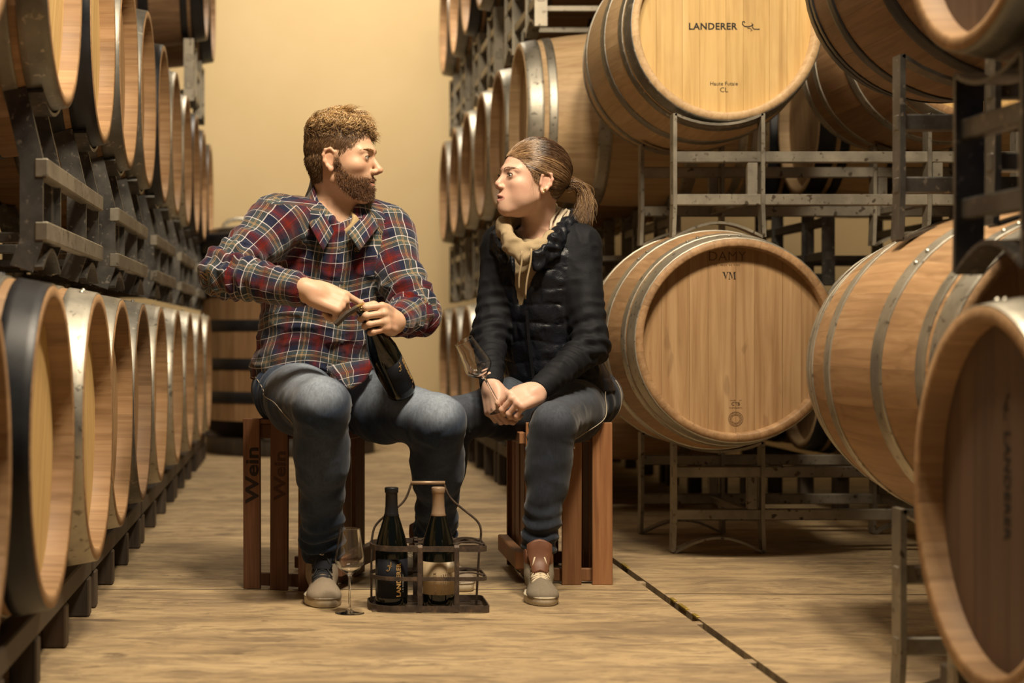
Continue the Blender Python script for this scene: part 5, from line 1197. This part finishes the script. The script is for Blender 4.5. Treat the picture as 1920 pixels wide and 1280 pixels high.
# ---- hair drawn back into a ponytail
WF = ([-0.13, -0.09, -0.06, -0.040, -0.025, -0.008, 0.008, 0.022, 0.034, 0.050, 0.066, 0.084, 0.10], [-0.050, -0.062, -0.060, -0.040, -0.006, 0.004, 0.000, 0.004, 0.022, 0.042, 0.060, 0.073, 0.079])
wc, wr = np.array([-0.011, 0, 0.042]), np.array([0.0985, 0.0785, 0.0895]); tie = np.array([-0.108, 0, 0.022])
p = rs.normal(size=(60000, 3)); p /= np.linalg.norm(p, axis=1, keepdims=True); q = p * wr + wc; k = q[:, 2] > np.interp(q[:, 0], *WF) + rs.normal(0, 0.0015, len(q)); q = q[k]; edge = q[:, 2] < np.interp(q[:, 0], *WF) + 0.03; sel = np.concatenate([np.nonzero(edge)[0][:4500], np.nonzero(~edge)[0][:7000]]); q = q[sel]; N = len(q)
S = 12; t = np.linspace(0, 1, S)[None, :, None]; u0 = (q - wc) / wr; u1 = (tie - wc) / wr; u1 = u1 / np.linalg.norm(u1) + rs.normal(0, 0.035, (N, 3)); u1 /= np.linalg.norm(u1, axis=1, keepdims=True)
om = np.arccos(np.clip((u0 * u1).sum(1), -1, 1))[:, None, None]; sl = (np.sin((1 - t) * om) * u0[:, None, :] + np.sin(t * om) * u1[:, None, :]) / np.maximum(np.sin(om), 1e-4)
vol = 0.004 + 0.007 * np.sin(PI * np.minimum(t, 1)) * ss(q[:, 2], 0.03, 0.12)[:, None, None] + rs.uniform(0, 0.004, (N, 1, 1)); wav = (vnoise(q, 50, 2.0)[:, None, None] * 0.0055 + vnoise(q, 24, 8.0)[:, None, None] * 0.005) * np.sin(PI * t)
pth = wc + sl * wr + sl / np.linalg.norm(sl, axis=2, keepdims=True) * (vol * np.clip(t * 5, 0.15, 1) + wav); pth[:, :, 1] += (np.sin(t[:, :, 0] * 5 + q[:, :1] * 60) * 0.0015)
er = (pth[:, :, 0] > -0.038) & (pth[:, :, 0] < 0.012) & (pth[:, :, 2] < 0.024); pth[:, :, 1] = np.where(er, np.clip(pth[:, :, 1], -0.072, 0.072), pth[:, :, 1])
band = vnoise(np.stack([q[:, 0] * 0.3, q[:, 1], q[:, 2]], 1), 70, 9.0); bv = band + 0.30 * rs.normal(0, 1, N); mi = np.where(bv > 0.34, 2, np.where(bv > -0.12, 1, 0))
keep_ear = ~((np.abs(q[:, 1]) > 0.055) & (q[:, 0] > -0.03) & (q[:, 0] < 0.008) & (q[:, 2] < 0.012))
# ponytail
NP = 2200; g0 = rs.normal(0, 0.007, (NP, 3)) + tie + [-0.006, 0, 0]; r1 = rs.normal(0, 1, (NP, 3)) * [0.011, 0.012, 0.010]; r2 = rs.normal(0, 1, (NP, 3)) * [0.014, 0.014, 0.012]; r3 = rs.normal(0, 1, (NP, 3)) * [0.012, 0.014, 0.014]
P1, P2, P3 = tie + [-0.056, 0.006, 0.020] + r1, tie + [-0.088, 0.008, -0.022] + r2, tie + [-0.074, 0.012, -0.094] + r3
P3 = np.where(rs.rand(NP, 1) < 0.25, P2 * 0.4 + P3 * 0.6, P3); pt = (1 - t) ** 3 * g0[:, None] + 3 * (1 - t) ** 2 * t * P1[:, None] + 3 * (1 - t) * t * t * P2[:, None] + t ** 3 * P3[:, None]
pt += np.sin(t * 11 + np.floor(rs.uniform(0, 6, (NP, 1, 1)))) * 0.0034 * t * rs.normal(0, 1, (NP, 1, 3)); mp = np.where(rs.rand(NP) < 0.55, 2, np.where(rs.rand(NP) < 0.5, 1, 0))
# a few loose strands by the ear and cheek
NL = 14; b0 = np.stack([rs.uniform(0.008, 0.03, NL), np.full(NL, 0.076), rs.uniform(0.01, 0.03, NL)], 1); b1 = b0 + np.stack([rs.normal(0.012, 0.006, NL), rs.uniform(0.004, 0.012, NL), rs.uniform(-0.05, -0.02, NL)], 1); b2 = b0 + np.stack([rs.normal(0.004, 0.012, NL), rs.uniform(-0.004, 0.006, NL), rs.uniform(-0.10, -0.05, NL)], 1)
lo = (1 - t) ** 2 * b0[:, None] + 2 * (1 - t) * t * b1[:, None] + t * t * b2[:, None]
allp = np.concatenate([pth[keep_ear], pt, lo]); allm = np.concatenate([mi[keep_ear], mp, np.full(NL, 2)])
strands(world_paths(HW, allp), np.concatenate([np.full(keep_ear.sum(), 0.00042), np.full(NP, 0.0005), np.full(NL, 0.0002)]), None, 'hair', woman, allm, [M['whair_d'], M['whair_m'], M['whair_l']])
scalp_shell(HW, wc, wr + 0.0005, WF, M['whair_d'], woman, 0.0, True)
mb = MB(); cc = tie + np.array([-0.004, 0, 0.0])
for j in range(3): mb.tube([HW.p(cc + np.array([-0.0035 * j + 0.001 * math.sin(3 * a), 0.0155 * math.cos(a), 0.0155 * math.sin(a)])) for a in np.linspace(0, 2 * PI, 25)[:-1]], 0.0022, 6, closed=True)
mb.obj('hair_tie', M['navy_knit'], woman)
# ---- hoodie
hood = Field(); hrows = [(r[0], r[1], r[2], r[3] + 0.012, r[4] + 0.012) for r in wrows if r[0] > 0.55]; ht = Stack(hrows, WY, 0.02); hood.u(ht)
ring = [W(*p) for p in ((982, 466, 4.905), (956, 446, 4.92), (944, 420, 4.975), (958, 402, 5.06), (1000, 396, 5.125), (1038, 394, 5.115), (1058, 404, 5.05), (1046, 432, 4.965), (1012, 458, 4.91))]
ring2 = [0.6 * ring[i] + 0.4 * ring[(i + 1) % len(ring)] + nv((0, 0, 0)) for i in range(len(ring))]
for i in range(len(ring)): hood.u(Cap(ring[i], ring[(i + 1) % len(ring)], (0.012, 0.014, 0.016, 0.017, 0.016, 0.014, 0.012, 0.012, 0.012)[i], (0.014, 0.016, 0.017, 0.016, 0.014, 0.012, 0.012, 0.012, 0.012)[i], 0.012))
for i in range(len(ring)): c = ring[i] * 1.0; hood.u(Cap(c + nv((0, 0.004, -0.028)), ring[(i + 1) % len(ring)] + nv((0, 0.004, -0.026)), 0.012, 0.012, 0.022))
hood.u(Cap(w_neck + nv((-0.01, 0, -0.05)), w_neck + nv((-0.01, 0, -0.03)), 0.062, 0.058, 0.03)); hood.cut(Cap(w_neck + nv((-0.006, -0.012, -0.012)), HW.p((-0.015, 0, -0.05)), 0.046, 0.056, 0.006))
ho = cloth('hoodie', M['fleece'], hood, 0.0042, woman, None, 0.0, disp=lambda V, Nn, uv: 0.0048 * np.clip(1 - 2.4 * np.abs(vnoise(V * [1, 1, 1.7], 26, 1.0)), -0.7, 1) + 0.0012 * vnoise(V, 90, 6.0), smooth=1)
mb = MB()
for a, b in (((978, 470, 4.885), (972, 545, 4.90)), ((996, 466, 4.880), (984, 560, 4.895))):
    A, B = W(*a), W(*b); pts = [A + (B - A) * t_ + nv((0.002 * math.sin(t_ * 7), -0.006 * math.sin(PI * t_) - 0.004, 0)) for t_ in np.linspace(0, 1, 10)]; mb.tube(pts, 0.0028, 6)
mb.obj('drawstring', M['fleece'], ho)
mb = MB()
for j, off in enumerate(((0, 0), (7, 5), (13, 2))):      # bunched cord at the back of the neck
    mb.tube([W(x + off[0], y + off[1], Y) for x, y, Y in ((1032, 430, 4.955), (1034, 415, 4.975), (1040, 402, 4.995), (1049, 391, 5.02), (1054, 393, 5.025), (1050, 404, 5.00))], 0.0042, 6)
mb.obj('cord', M['cord'], ho)
# ---- jacket: quilted body, smooth sleeves, crumpled collar
jrows = [(0.535, 0.762, 5.085, 0.160, 0.126), (0.60, 0.738, 5.08, 0.148, 0.120), (0.68, 0.716, 5.072, 0.138, 0.116), (0.76, 0.704, 5.062, 0.138, 0.116), (0.86, 0.700, 5.05, 0.148, 0.121), (0.93, 0.698, 5.05, 0.142, 0.108), (0.985, 0.696, 5.05, 0.090, 0.080)]
jt = Stack(jrows, WY, 0.03)
jk = Field(); jk.u(jt)
for i in (0, 1): jk.u(Cap(w_neck + nv((0, 0.012, -0.040)), wS[i] + nv((0, 0, 0.002)), 0.054, 0.054, 0.04), Cap(wS[i], wE[i], 0.055, 0.047, 0.035), Cap(wE[i], wWr[i], 0.046, 0.032, 0.03))
for i in (0, 1):
    d = (wWr[i] - wE[i]) / np.linalg.norm(wWr[i] - wE[i]); c = wWr[i] + d * (0.012, 0.002)[i]; jk.cut(Plane(c, d, 0.06)); jk.cut(Cap(c - d * 0.02, c + d * 0.05, 0.0235, 0.025, 0.003))
neckc = w_neck + nv((-0.012, -0.01, 0)); jk.cut(Cap(neckc + nv((0, 0, -0.02)), neckc + nv((0, 0, 0.08)), 0.074, 0.085, 0.01))
vtop, vbot = W(988, 470, 4.945), W(968, 578, 4.955); jk.cut(Group([Cap(vtop + wfr * o_, vbot + wfr * o_, 0.052, 0.006, 0.004) for o_ in (0.06, 0.03, 0.0, -0.02)], 0.01))
wsegs = [(wS[0], wE[0]), (wE[0], wWr[0]), (wS[1], wE[1]), (wE[1], wWr[1])]
def vest_w(V):
    X, Y, Z = V.T; u, v, a, b = jt.local(X, Y, np.clip(Z, 0.535, 0.985)); dt = (np.sqrt((u / a) ** 2 + (v / b) ** 2) - 1) * b
    ds = np.min([seg_uv(V, *s)[2] - (0.052 if k % 2 == 0 else 0.040) for k, s in enumerate(wsegs)], 0); return ss(ds - dt, 0.004, 0.016) * 1.0, u, v
def jk_disp(V, Nn, uv):
    w, u, v = vest_w(V); z = V[:, 2]; an = np.arctan2(u, -v) * 0.13; o = 0
    row = (z + 0.012 * vnoise(np.stack([an, z, 0 * z], 1), 13, 2.0)) / 0.052; ri = np.floor(row); fr_ = row - ri; col = an / 0.085 + 0.5 * (ri % 2); fc = col - np.floor(col)
    puff = np.minimum((4 * fr_ * (1 - fr_)) ** 0.45, (4 * fc * (1 - fc)) ** 0.35 + 0.15); o = w * (0.0085 * np.minimum(puff, 1) - 0.003) * (0.75 + 0.5 * vnoise(V, 22, 4.0))
    keep = np.ones(len(V))
    for i in (0, 1):
        a, h, d = seg_uv(V, wE[i], wWr[i]); L = np.linalg.norm(wWr[i] - wE[i]); m = (d < 0.08) * (1 - w); o += m * 0.0026 * np.exp(-((h - L * 0.4) / 0.12) ** 2) * np.sin(h * 230 + 2.5 * np.sin(a + 1) + 3 * vnoise(V, 14, 2.0)) ; keep = np.minimum(keep, np.where((d < 0.08) & (w < 0.5), ss(L - h, 0.006, 0.04), 1))
        a, h, d = seg_uv(V, wS[i], wE[i]); L = np.linalg.norm(wE[i] - wS[i]); o += (d < 0.09) * (1 - w) * 0.0035 * np.exp(-((h - L) / 0.10) ** 2) * np.sin(h * 170 + 2 * np.sin(a + 1) + 3 * vnoise(V, 12, 6.0))
    return (o + 0.0025 * np.clip(1 - 2 * np.abs(vnoise(V, 30, 3.0)), -0.5, 1)) * keep * ss(V[:, 2], 0.545, 0.57)
jo = cloth('jacket', [M['softshell'], M['nylon']], jk, 0.0044, woman, None, disp=jk_disp, smooth=1, matfn=lambda c: vest_w(c)[0] > 0.4)
col = Field(); cr = [W(*p) for p in ((1008, 478, 4.895), (1036, 452, 4.925), (1062, 428, 4.99), (1080, 418, 5.06), (1076, 412, 5.12), (1040, 410, 5.17), (990, 412, 5.17), (945, 422, 5.10), (932, 440, 5.03), (945, 466, 4.955))]
for i in range(len(cr) - 1):
    rr = (0.014, 0.020, 0.026, 0.028, 0.026, 0.024, 0.022, 0.018, 0.015, 0.013); col.u(Cap(cr[i], cr[i + 1], rr[i], rr[i + 1], 0.012), Cap(cr[i] + nv((0, 0.005, -0.03)), cr[i + 1] + nv((0, 0.005, -0.03)), rr[i] * 0.9, rr[i + 1] * 0.9, 0.02))
cloth('collar', M['nylon'], col, 0.0036, jo, None, disp=lambda V, Nn, uv: 0.0055 * np.clip(1 - 2.2 * np.abs(vnoise(V, 42, 2.0)), -0.6, 1) + 0.002 * vnoise(V, 110, 5.0), smooth=1)
mb = MB(); z0 = [W(967, 582, 4.885), W(972, 640, 4.90), W(980, 700, 4.915), W(986, 738, 4.93)]
for it in range(4):
    for kx in range(len(z0)):
        pz = z0[kx][None, :]; z0[kx] = z0[kx] + wfr * (jk.at(pz.astype(np.float32))[0] * -0.6 + 0.003)
mb.bar(z0, 0.008, 0.005, up=wfr); mb.obj('zip', M['softshell'], jo)
# ---- jeans
wjr = dict(pelvis=(0.150, 0.125, 0.092), hip=0.085, knee=0.058, ankle=0.046)
wj = jeans(wK, wA, wH, w_pelv + nv((0.01, 0.01, 0.0)), wjr, -0.010)
wje = cloth('jeans', M['denim_w'], wj, 0.0052, woman, leg_uv_fn(wH, wK, wA), 0.0015, 14, 22, 9.0, attrs={'fade_light': fade_light_fn(wK, wH, 0.6, wA)}, disp=leg_disp(wK, wA, wH, 0.55), smooth=2)
seam(wj, [W(1126, 722, 5.02), W(1122, 745, 4.98), W(1108, 775, 4.92), W(1090, 800, 4.84), W(1076, 820, 4.76), W(1068, 840, 4.70)], wje)
seam(wj, [W(1142, 722, 5.06), W(1150, 760, 5.06), W(1147, 790, 5.05), W(1138, 815, 5.02)], wje)
# ---- high-top sneakers
smw = dict(upper=M['suede_w'], sole=M['white'], lace=M['lace'], collar=M['leather'], stripe=M['white'])
for i, L in enumerate((Loc(Matrix.Translation((wA[0][0], wA[0][1] + 0.01, 0)) @ Matrix.Rotation(math.radians(-135), 4, 'Z'), 0.90), Loc(Matrix.Translation((wA[1][0] - 0.002, 4.685, 0)) @ Matrix.Rotation(math.radians(-94), 4, 'Z'), 0.90))):
    s = shoe(L, woman, smw, 0.132, 7, -1.0, 0.048)
    outs = [[tuple(L.p((x, y * w, z + dz))) for (y, dz) in ((-1, -0.006), (-0.5, 0.001), (0, 0.004), (0.5, 0.001), (1, -0.006), (1, -0.012), (0, -0.004), (-1, -0.012))] for x, z, w in ((0.080, 0.088, 0.022), (0.062, 0.104, 0.026), (0.054, 0.122, 0.030), (0.049, 0.146, 0.037), (0.047, 0.166, 0.037), (0.045, 0.172, 0.028))]
    loft(outs).obj('tongue', M['leather'], s)
# ------------------------------------------------------------------ wooden crates used as stools
def crate(label, corner, ang, w, d, h, mat, front, side, words=(), bats=(0, 1), back=True):
    """corner = near right foot corner; front face runs to the left of it, the side face runs away from the camera"""
    o = thing('wooden_crate', label, 'crate', mat=Matrix.Translation(corner) @ Matrix.Rotation(ang, 4, 'Z')); m = M[mat]; T = 0.013
    def piece(name, c, s, rot=None): mb = MB(); mb.box((0, 0, 0), s); q = mb.obj(name, m, o, loc=c, rot=rot); return q
    fs = []
    for x0, x1 in front:
        q = piece('slat', ((x0 + x1) / 2, T / 2, h / 2), (x1 - x0, T, h), (0, R.uniform(-0.006, 0.006), 0)); fs.append(q)
    for x0, x1 in (front if back else ()): piece('slat', ((x0 + x1) / 2, d - T / 2, h / 2), (x1 - x0, T, h))
    for x in (-T / 2 - T, -w + T / 2 + T)[:2 if back else 1]:
        for y0, y1 in side: piece('slat', (x, (y0 + y1) / 2, h / 2 - 0.012), (T, y1 - y0, h - 0.03), (R.uniform(-0.006, 0.006), 0, 0))
    for x in [(0.0, -w)[b_] for b_ in bats]:              # outer battens top and bottom of the sides
        piece('batten', (x + (0.006 if x == 0 else -0.006), d / 2 + 0.005, h - 0.045), (0.018, d - 0.03, 0.032)); piece('batten', (x + (0.012 if x == 0 else -0.012), d / 2 + 0.005, 0.066), (0.03, d - 0.02, 0.05))
    for y in (0.035, d - 0.035): piece('batten', (-w / 2, y, h - 0.035), (w - 0.05, 0.02, 0.04)); piece('batten', (-w / 2, y, 0.025), (w - 0.05, 0.02, 0.035))
    n = 5
    for i in range(n): piece('seat_board', (-w / 2, 0.045 + (d - 0.09) * i / (n - 1), h - 0.008), (w - 0.06, (d - 0.09) / n + 0.008, 0.012))
    for i, (txt, mk) in enumerate(words):
        lm = Matrix.Translation((0.004, -T / 2 - 0.0003, 0.080)) @ Matrix.Rotation(PI / 2, 4, 'X') @ Matrix.Rotation(PI / 2, 4, 'Z') @ Matrix.Diagonal((1.30, 1.0, 1, 1))
        letter(txt, (0.053, 0.046)[i], M[mk], fs[i], lm, depth=0.0004, bold=0.0012)
    return o
M['char'] = flat('charred_lettering', (0.018, 0.010, 0.007), 0.8); M['char2'] = flat('faint_charred_lettering', (0.055, 0.024, 0.013), 0.8)
crate('dark red-brown slatted crate lettered down its slats, under the man', (0.0865, 4.755, 0), math.radians(-17), 0.25, 0.44, 0.467, 'crate',
      [(-0.25, -0.202), (-0.172, -0.122), (-0.092, -0.0)], [(0.03, 0.12), (0.165, 0.26), (0.305, 0.41)], [('Wein', 'char'), ('Wein', 'char2')], (0,), False)
crate('orange-brown slatted wooden crate under the woman', (0.874, 4.90, 0), 0.0, 0.242, 0.45, 0.452, 'crate2',
      [(-0.242, -0.214), (-0.14, -0.086), (-0.056, 0.0)], [(0.02, 0.11), (0.13, 0.22), (0.25, 0.34), (0.36, 0.43)], (), (1,))
# ------------------------------------------------------------------ bottles
t = NT('dark_bottle_glass'); t.set(color=(0.003, 0.004, 0.003), rough=0.06, spec=0.45, coat=0.15); M['bglass'] = t.mat
M['foil_black'] = flat('black_foil', (0.012, 0.012, 0.014), 0.4, 0.2); M['foil_tan'] = flat('taupe_foil', (0.36, 0.25, 0.165), 0.42, 0.35, noise=0.1, nscale=40)
M['label_black'] = flat('black_label', (0.008, 0.009, 0.013), 0.6, 0, 0.15); M['label_tan'] = flat('sand_label', (0.40, 0.30, 0.18), 0.75, noise=0.1, nscale=60); M['gold'] = flat('gold_print', (0.62, 0.40, 0.16), 0.4, 0.3); M['grey_print'] = flat('grey_print', (0.30, 0.28, 0.26), 0.6); M['brown_print'] = flat('brown_print', (0.17, 0.10, 0.055), 0.7)
BP = [(0.0, 0.008), (0.030, 0.002), (0.038, 0.0), (0.0405, 0.006), (0.041, 0.02), (0.041, 0.130), (0.0400, 0.150), (0.0345, 0.175), (0.0255, 0.205), (0.0180, 0.228), (0.0152, 0.245), (0.0145, 0.262), (0.0143, 0.284), (0.0165, 0.285), (0.0168, 0.296), (0.0150, 0.2975), (0.0095, 0.2975), (0.0090, 0.27)]
def bend(me, r, name):
    m2 = me.copy(); co = np.empty(len(m2.vertices) * 3, dtype=np.float32); m2.vertices.foreach_get('co', co); co = co.reshape(-1, 3); a = co[:, 0] / r; rr = r + co[:, 2]; m2.vertices.foreach_set('co', np.stack([rr * np.sin(a), -rr * np.cos(a), co[:, 1]], 1).ravel()); return m2
def curved(me, mat, parent, name, r, rot=0.0, dz=0.0, dx=0.0, ang=0.0):
    m = me.copy(); m.transform(Matrix.Translation((dx, dz, 0)) @ Matrix.Rotation(ang, 4, 'Z')); m = bend(m, r, name); m.materials.clear(); m.materials.append(mat); return put(name, m, parent, rot=(0, 0, rot))
def label_patch(r, z0, z1, a0, a1, mat, parent, name='label'):
    n = 24; vs = []; 
    for i in range(n + 1):
        a = a0 + (a1 - a0) * i / n
        for rr, z in ((r, z0), (r + 0.0005, z0), (r + 0.0005, z1), (r, z1)): vs.append((rr * math.sin(a), -rr * math.cos(a), z))
    fs = [(i * 4 + j, (i + 1) * 4 + j, (i + 1) * 4 + (j + 1) % 4, i * 4 + (j + 1) % 4) for i in range(n) for j in range(4)]
    return MB().add(vs, fs, 0, True).obj(name, mat, parent)
def emblem_mesh(s):
    o = snail(M['gold'], None, Matrix.Identity(4), s); me = o.data; bpy.data.objects.remove(o); return me
EM = emblem_mesh(0.42)
def bottle(label, mat, kind, foil=True):
    o = thing('wine_bottle', label, 'bottle', mat=mat); MB().lathe(BP, 40).obj('bottle_glass', M['bglass'], o)
    if foil: MB().lathe([(0.0160, 0.226), (0.0200, 0.226), (0.0178, 0.232), (0.0158, 0.250), (0.0150, 0.284), (0.0172, 0.2848), (0.0175, 0.297), (0.015, 0.2985), (0, 0.2985)], 32).obj('foil', M['foil_tan' if kind == 'tan' else 'foil_black'], o)
    else:
        MB().lathe([(0.0160, 0.226), (0.0200, 0.226), (0.0178, 0.232), (0.0158, 0.250), (0.0150, 0.280)], 32).obj('foil', M['foil_black'], o); MB().lathe([(0, 0.300), (0.008, 0.300), (0.0092, 0.298), (0.0092, 0.28)], 16).obj('cork', M['label_tan'], o)
    if kind == 'black':
        label_patch(0.0412, 0.022, 0.120, -1.2, 1.2, M['label_black'], o)
        curved(text_mesh('LANDERER', 0.0165, 0.0003, 0.0004, 1.06), M['gold'], o, 'lettering', 0.0418, 0.0, 0.068, 0.012, PI / 2); curved(ticks(18, 0.045, 0.003, 4).mesh('small_print', M['grey_print']), M['grey_print'], o, 'small_print', 0.0418, 0.0, 0.060, 0.024, PI / 2); curved(EM, M['gold'], o, 'emblem', 0.0418, 0.0, 0.102, -0.014, PI / 2)
    else:
        label_patch(0.0412, 0.030, 0.112, -1.25, 1.25, M['label_tan'], o); label_patch(0.0414, 0.086, 0.112, 0.45, 1.25, M['cord'], o, 'label_strip')
        curved(text_mesh('LANDERER', 0.011, 0.0003, 0.0, 1.1), M['brown_print'], o, 'lettering', 0.0418, 0.0, 0.058, -0.012, PI / 2)
        for k in range(4): curved(ticks(20, 0.050, 0.0026, 5 + k).mesh('small_print', M['brown_print']), M['brown_print'], o, 'small_print', 0.0418, 0.0, 0.058, 0.004 + 0.006 * k, PI / 2)
    return o
Tz = lambda x, y, z, a=0.0: Matrix.Translation((x, y, z)) @ Matrix.Rotation(a, 4, 'Z')
bottle('black-labelled wine bottle with gold lettering in the left of the carrier', Tz(0.2355, 4.463, 0.012, 0.12), 'black'); bottle('wine bottle with sand-coloured label and taupe foil in the carrier', Tz(0.3545, 4.468, 0.012, 0.0), 'tan')
b0, b1 = Vector(P(753, 733, 4.675)), Vector(P(678, 577, 4.502)); ax = (b1 - b0).normalized(); fx = Vector((0.35, -0.93, 0)); fy = (-(fx - ax * fx.dot(ax))).normalized(); bx = fy.cross(ax)
held = bottle('dark wine bottle tilted between the hands of the man, being opened', frame(b0 - ax * 0.0, bx, fy, ax) @ Matrix.Rotation(0.5, 4, 'Z'), 'black', False)
# waiter's corkscrew set on the mouth of the held bottle
tip = b0 + ax * 0.298; cs = thing('corkscrew', 'small brass waiter corkscrew set on the mouth of the tilted bottle', 'corkscrew', mat=frame(tip, bx, fy, ax)); M['brass'] = flat('brass', (0.62, 0.42, 0.14), 0.28, 0.9)
mb = MB(); mb.bar([(-0.010, 0, 0.012), (-0.045, 0.0, 0.018), (-0.085, 0.0, 0.014)], 0.012, 0.010); mb.obj('handle', M['timber_dark'], cs)
mb = MB(); mb.bar([(-0.012, 0.0, 0.016), (0.010, 0, 0.010), (0.0165, -0.001, -0.012)], 0.008, 0.003); mb.tube([(0.004 * math.cos(a * 1.0), 0.004 * math.sin(a), 0.012 - 0.0012 * a) for a in np.linspace(0, 9, 30)], 0.0014, 6); mb.obj('lever', M['brass'], cs)
# ------------------------------------------------------------------ wine glasses
t = NT('clear_glass'); t.set(color=(1, 1, 1), rough=0.0, trans=1.0, ior=1.45, spec=0.5); M['glass'] = t.mat
GO = [(0.0, 0.0005), (0.0365, 0.0006), (0.0372, 0.0012), (0.030, 0.0022), (0.012, 0.0050), (0.0050, 0.0105), (0.0032, 0.020), (0.0030, 0.055), (0.0033, 0.085), (0.0048, 0.094), (0.0105, 0.101), (0.026, 0.112), (0.0360, 0.1235), (0.0378, 0.131), (0.0368, 0.142), (0.0320, 0.172), (0.0266, 0.2112), (0.0263, 0.2128)]
GI = [(0.0257, 0.2128), (0.0259, 0.2112), (0.0312, 0.172), (0.0359, 0.142), (0.0368, 0.131), (0.0350, 0.1243), (0.0250, 0.1130), (0.0090, 0.1030), (0.0, 0.1005)]
def glass(label, mat):
    o = thing('wine_glass', label, 'glass', mat=mat); MB().lathe(GO + GI, 48).obj('glass_body', M['glass'], o); return o
glass('empty stemmed wine glass standing on the floor beside the bottle carrier', Tz(0.1275, 4.405, 0.0))
g0, g1 = Vector(P(943, 770, 4.735)), Vector(P(872, 643, 4.70)); gz = (g1 - g0).normalized(); gx, gz = Vector((1, 0, 0)), gz; gy = gz.cross(gx).normalized(); gx = gy.cross(gz)
glass('empty wine glass tilted by its stem in the hands of the woman', frame(g1 - gz * 0.205, gx, gy, gz))
# ------------------------------------------------------------------ iron bottle carrier
t = NT('rusty_strap_iron'); n = t.noise(t.coords((1, 1, 1)), 38, 5.0, 0.7); t.set(color=t.ramp(n, [(0.3, (0.035, 0.028, 0.024)), (0.55, (0.085, 0.060, 0.045)), (0.75, (0.20, 0.125, 0.075))]), metal=0.45, rough=0.62); t.bump(n, 0.4, 0.002); M['iron'] = t.mat
bc = thing('bottle_carrier', 'rusty iron bottle carrier with six cells and a wire handle on the floor', 'carrier', loc=(0.328, 4.50, 0)); CW, CD = 0.288, 0.180
def rring(z, w, hgt, name, cx=0.0, cw=CW, cd=CD, rl=0.07, rr=0.02):
    pts = []
    for sx, sy, a0 in ((1, -1, -90), (1, 1, 0), (-1, 1, 90), (-1, -1, 180)):
        r = rr if sx > 0 else rl
        for k in range(7): a = math.radians(a0 + 15 * k); pts.append((cx + sx * (cw / 2 - r) + r * math.cos(a), sy * (cd / 2 - r) + r * math.sin(a), z))
    mb = MB(); mb.bar(pts, w, hgt, closed=True); return mb.obj(name, M['iron'], bc)
rring(0.160, 0.003, 0.014, 'top_band'); rring(0.085, 0.003, 0.010, 'middle_band'); rring(0.010, 0.003, 0.016, 'bottom_band', cw=CW + 0.012, cd=CD + 0.012)
for sy in (-1, 1):
    for x in (-0.024, 0.068): mb = MB(); y = sy * (CD / 2 + 0.002); mb.bar([(x, sy * 0.045, 0.166), (x, y * 0.97, 0.1685), (x, y, 0.164), (x, y, 0.085), (x, y, 0.004)], 0.012, 0.003, up=(0, 1, 0)); mb.obj('upright', M['iron'], bc)
for x in (-0.024, 0.068): mb = MB(); mb.bar([(x, -CD / 2, 0.160), (x, 0, 0.156), (x, CD / 2, 0.160)], 0.010, 0.003); mb.obj('divider', M['iron'], bc)
mb = MB(); mb.bar([(-CW / 2, 0, 0.158), (0, 0.0, 0.156), (CW / 2, 0, 0.158)], 0.010, 0.003); mb.obj('divider', M['iron'], bc)
for cx, sy in ((0.105, 1), (0.105, -1), (0.02, 1)):      # curled straps of the empty cells
    mb = MB(); mb.bar([(cx + 0.036 * math.cos(a), sy * 0.045 + 0.036 * math.sin(a), 0.163 + 0.006 * math.sin(a * 1.0)) for a in np.linspace(0.3, PI - 0.2, 12)], 0.010, 0.003); mb.obj('strap', M['iron'], bc)
    mb = MB(); mb.bar([(cx + 0.036 * math.cos(a), sy * 0.045 + 0.036 * math.sin(a), 0.086 + 0.004 * math.sin(a)) for a in np.linspace(0.3, PI - 0.2, 12)], 0.010, 0.003); mb.obj('strap', M['iron'], bc)
for k in range(6): mb = MB(); mb.bar([(-CW / 2, -0.072 + 0.029 * k, 0.005), (CW / 2, -0.072 + 0.029 * k, 0.005)], 0.008, 0.003); mb.obj('floor_slat', M['iron'], bc)
hp = [(-0.142, 0, 0.005), (-0.142, 0, 0.085), (-0.142, 0, 0.195), (-0.120, 0, 0.225), (-0.075, 0, 0.255), (-0.055, 0, 0.275), (-0.045, 0, 0.300), (-0.040, 0, 0.318), (-0.020, 0, 0.3185), (0.022, 0, 0.3185), (0.044, 0, 0.318), (0.048, 0, 0.300), (0.062, 0, 0.275), (0.100, 0, 0.245), (0.132, 0, 0.220), (0.140, 0, 0.195), (0.134, 0, 0.150), (0.130, 0, 0.085), (0.126, 0, 0.008)]
for _ in range(3):                       # round the bends
    hp = [hp[0]] + [tuple(np.array(a) * f + np.array(b) * (1 - f)) for a, b in zip(hp[:-1], hp[1:]) for f in (0.75, 0.25)] + [hp[-1]]
hp = [tuple(np.interp(s_, range(len(hp)), [q[k] for q in hp]) for k in range(3)) for s_ in np.linspace(0, len(hp) - 1, 90)]
mb = MB(); mb.tube(hp, 0.0030, 7); hd = mb.obj('handle', M['iron'], bc)
mb = MB(); mb.tube([(-0.042, 0, 0.3185), (0.046, 0, 0.3185)], 0.0046, 8); mb.obj('grip', M['foil_tan'], hd)
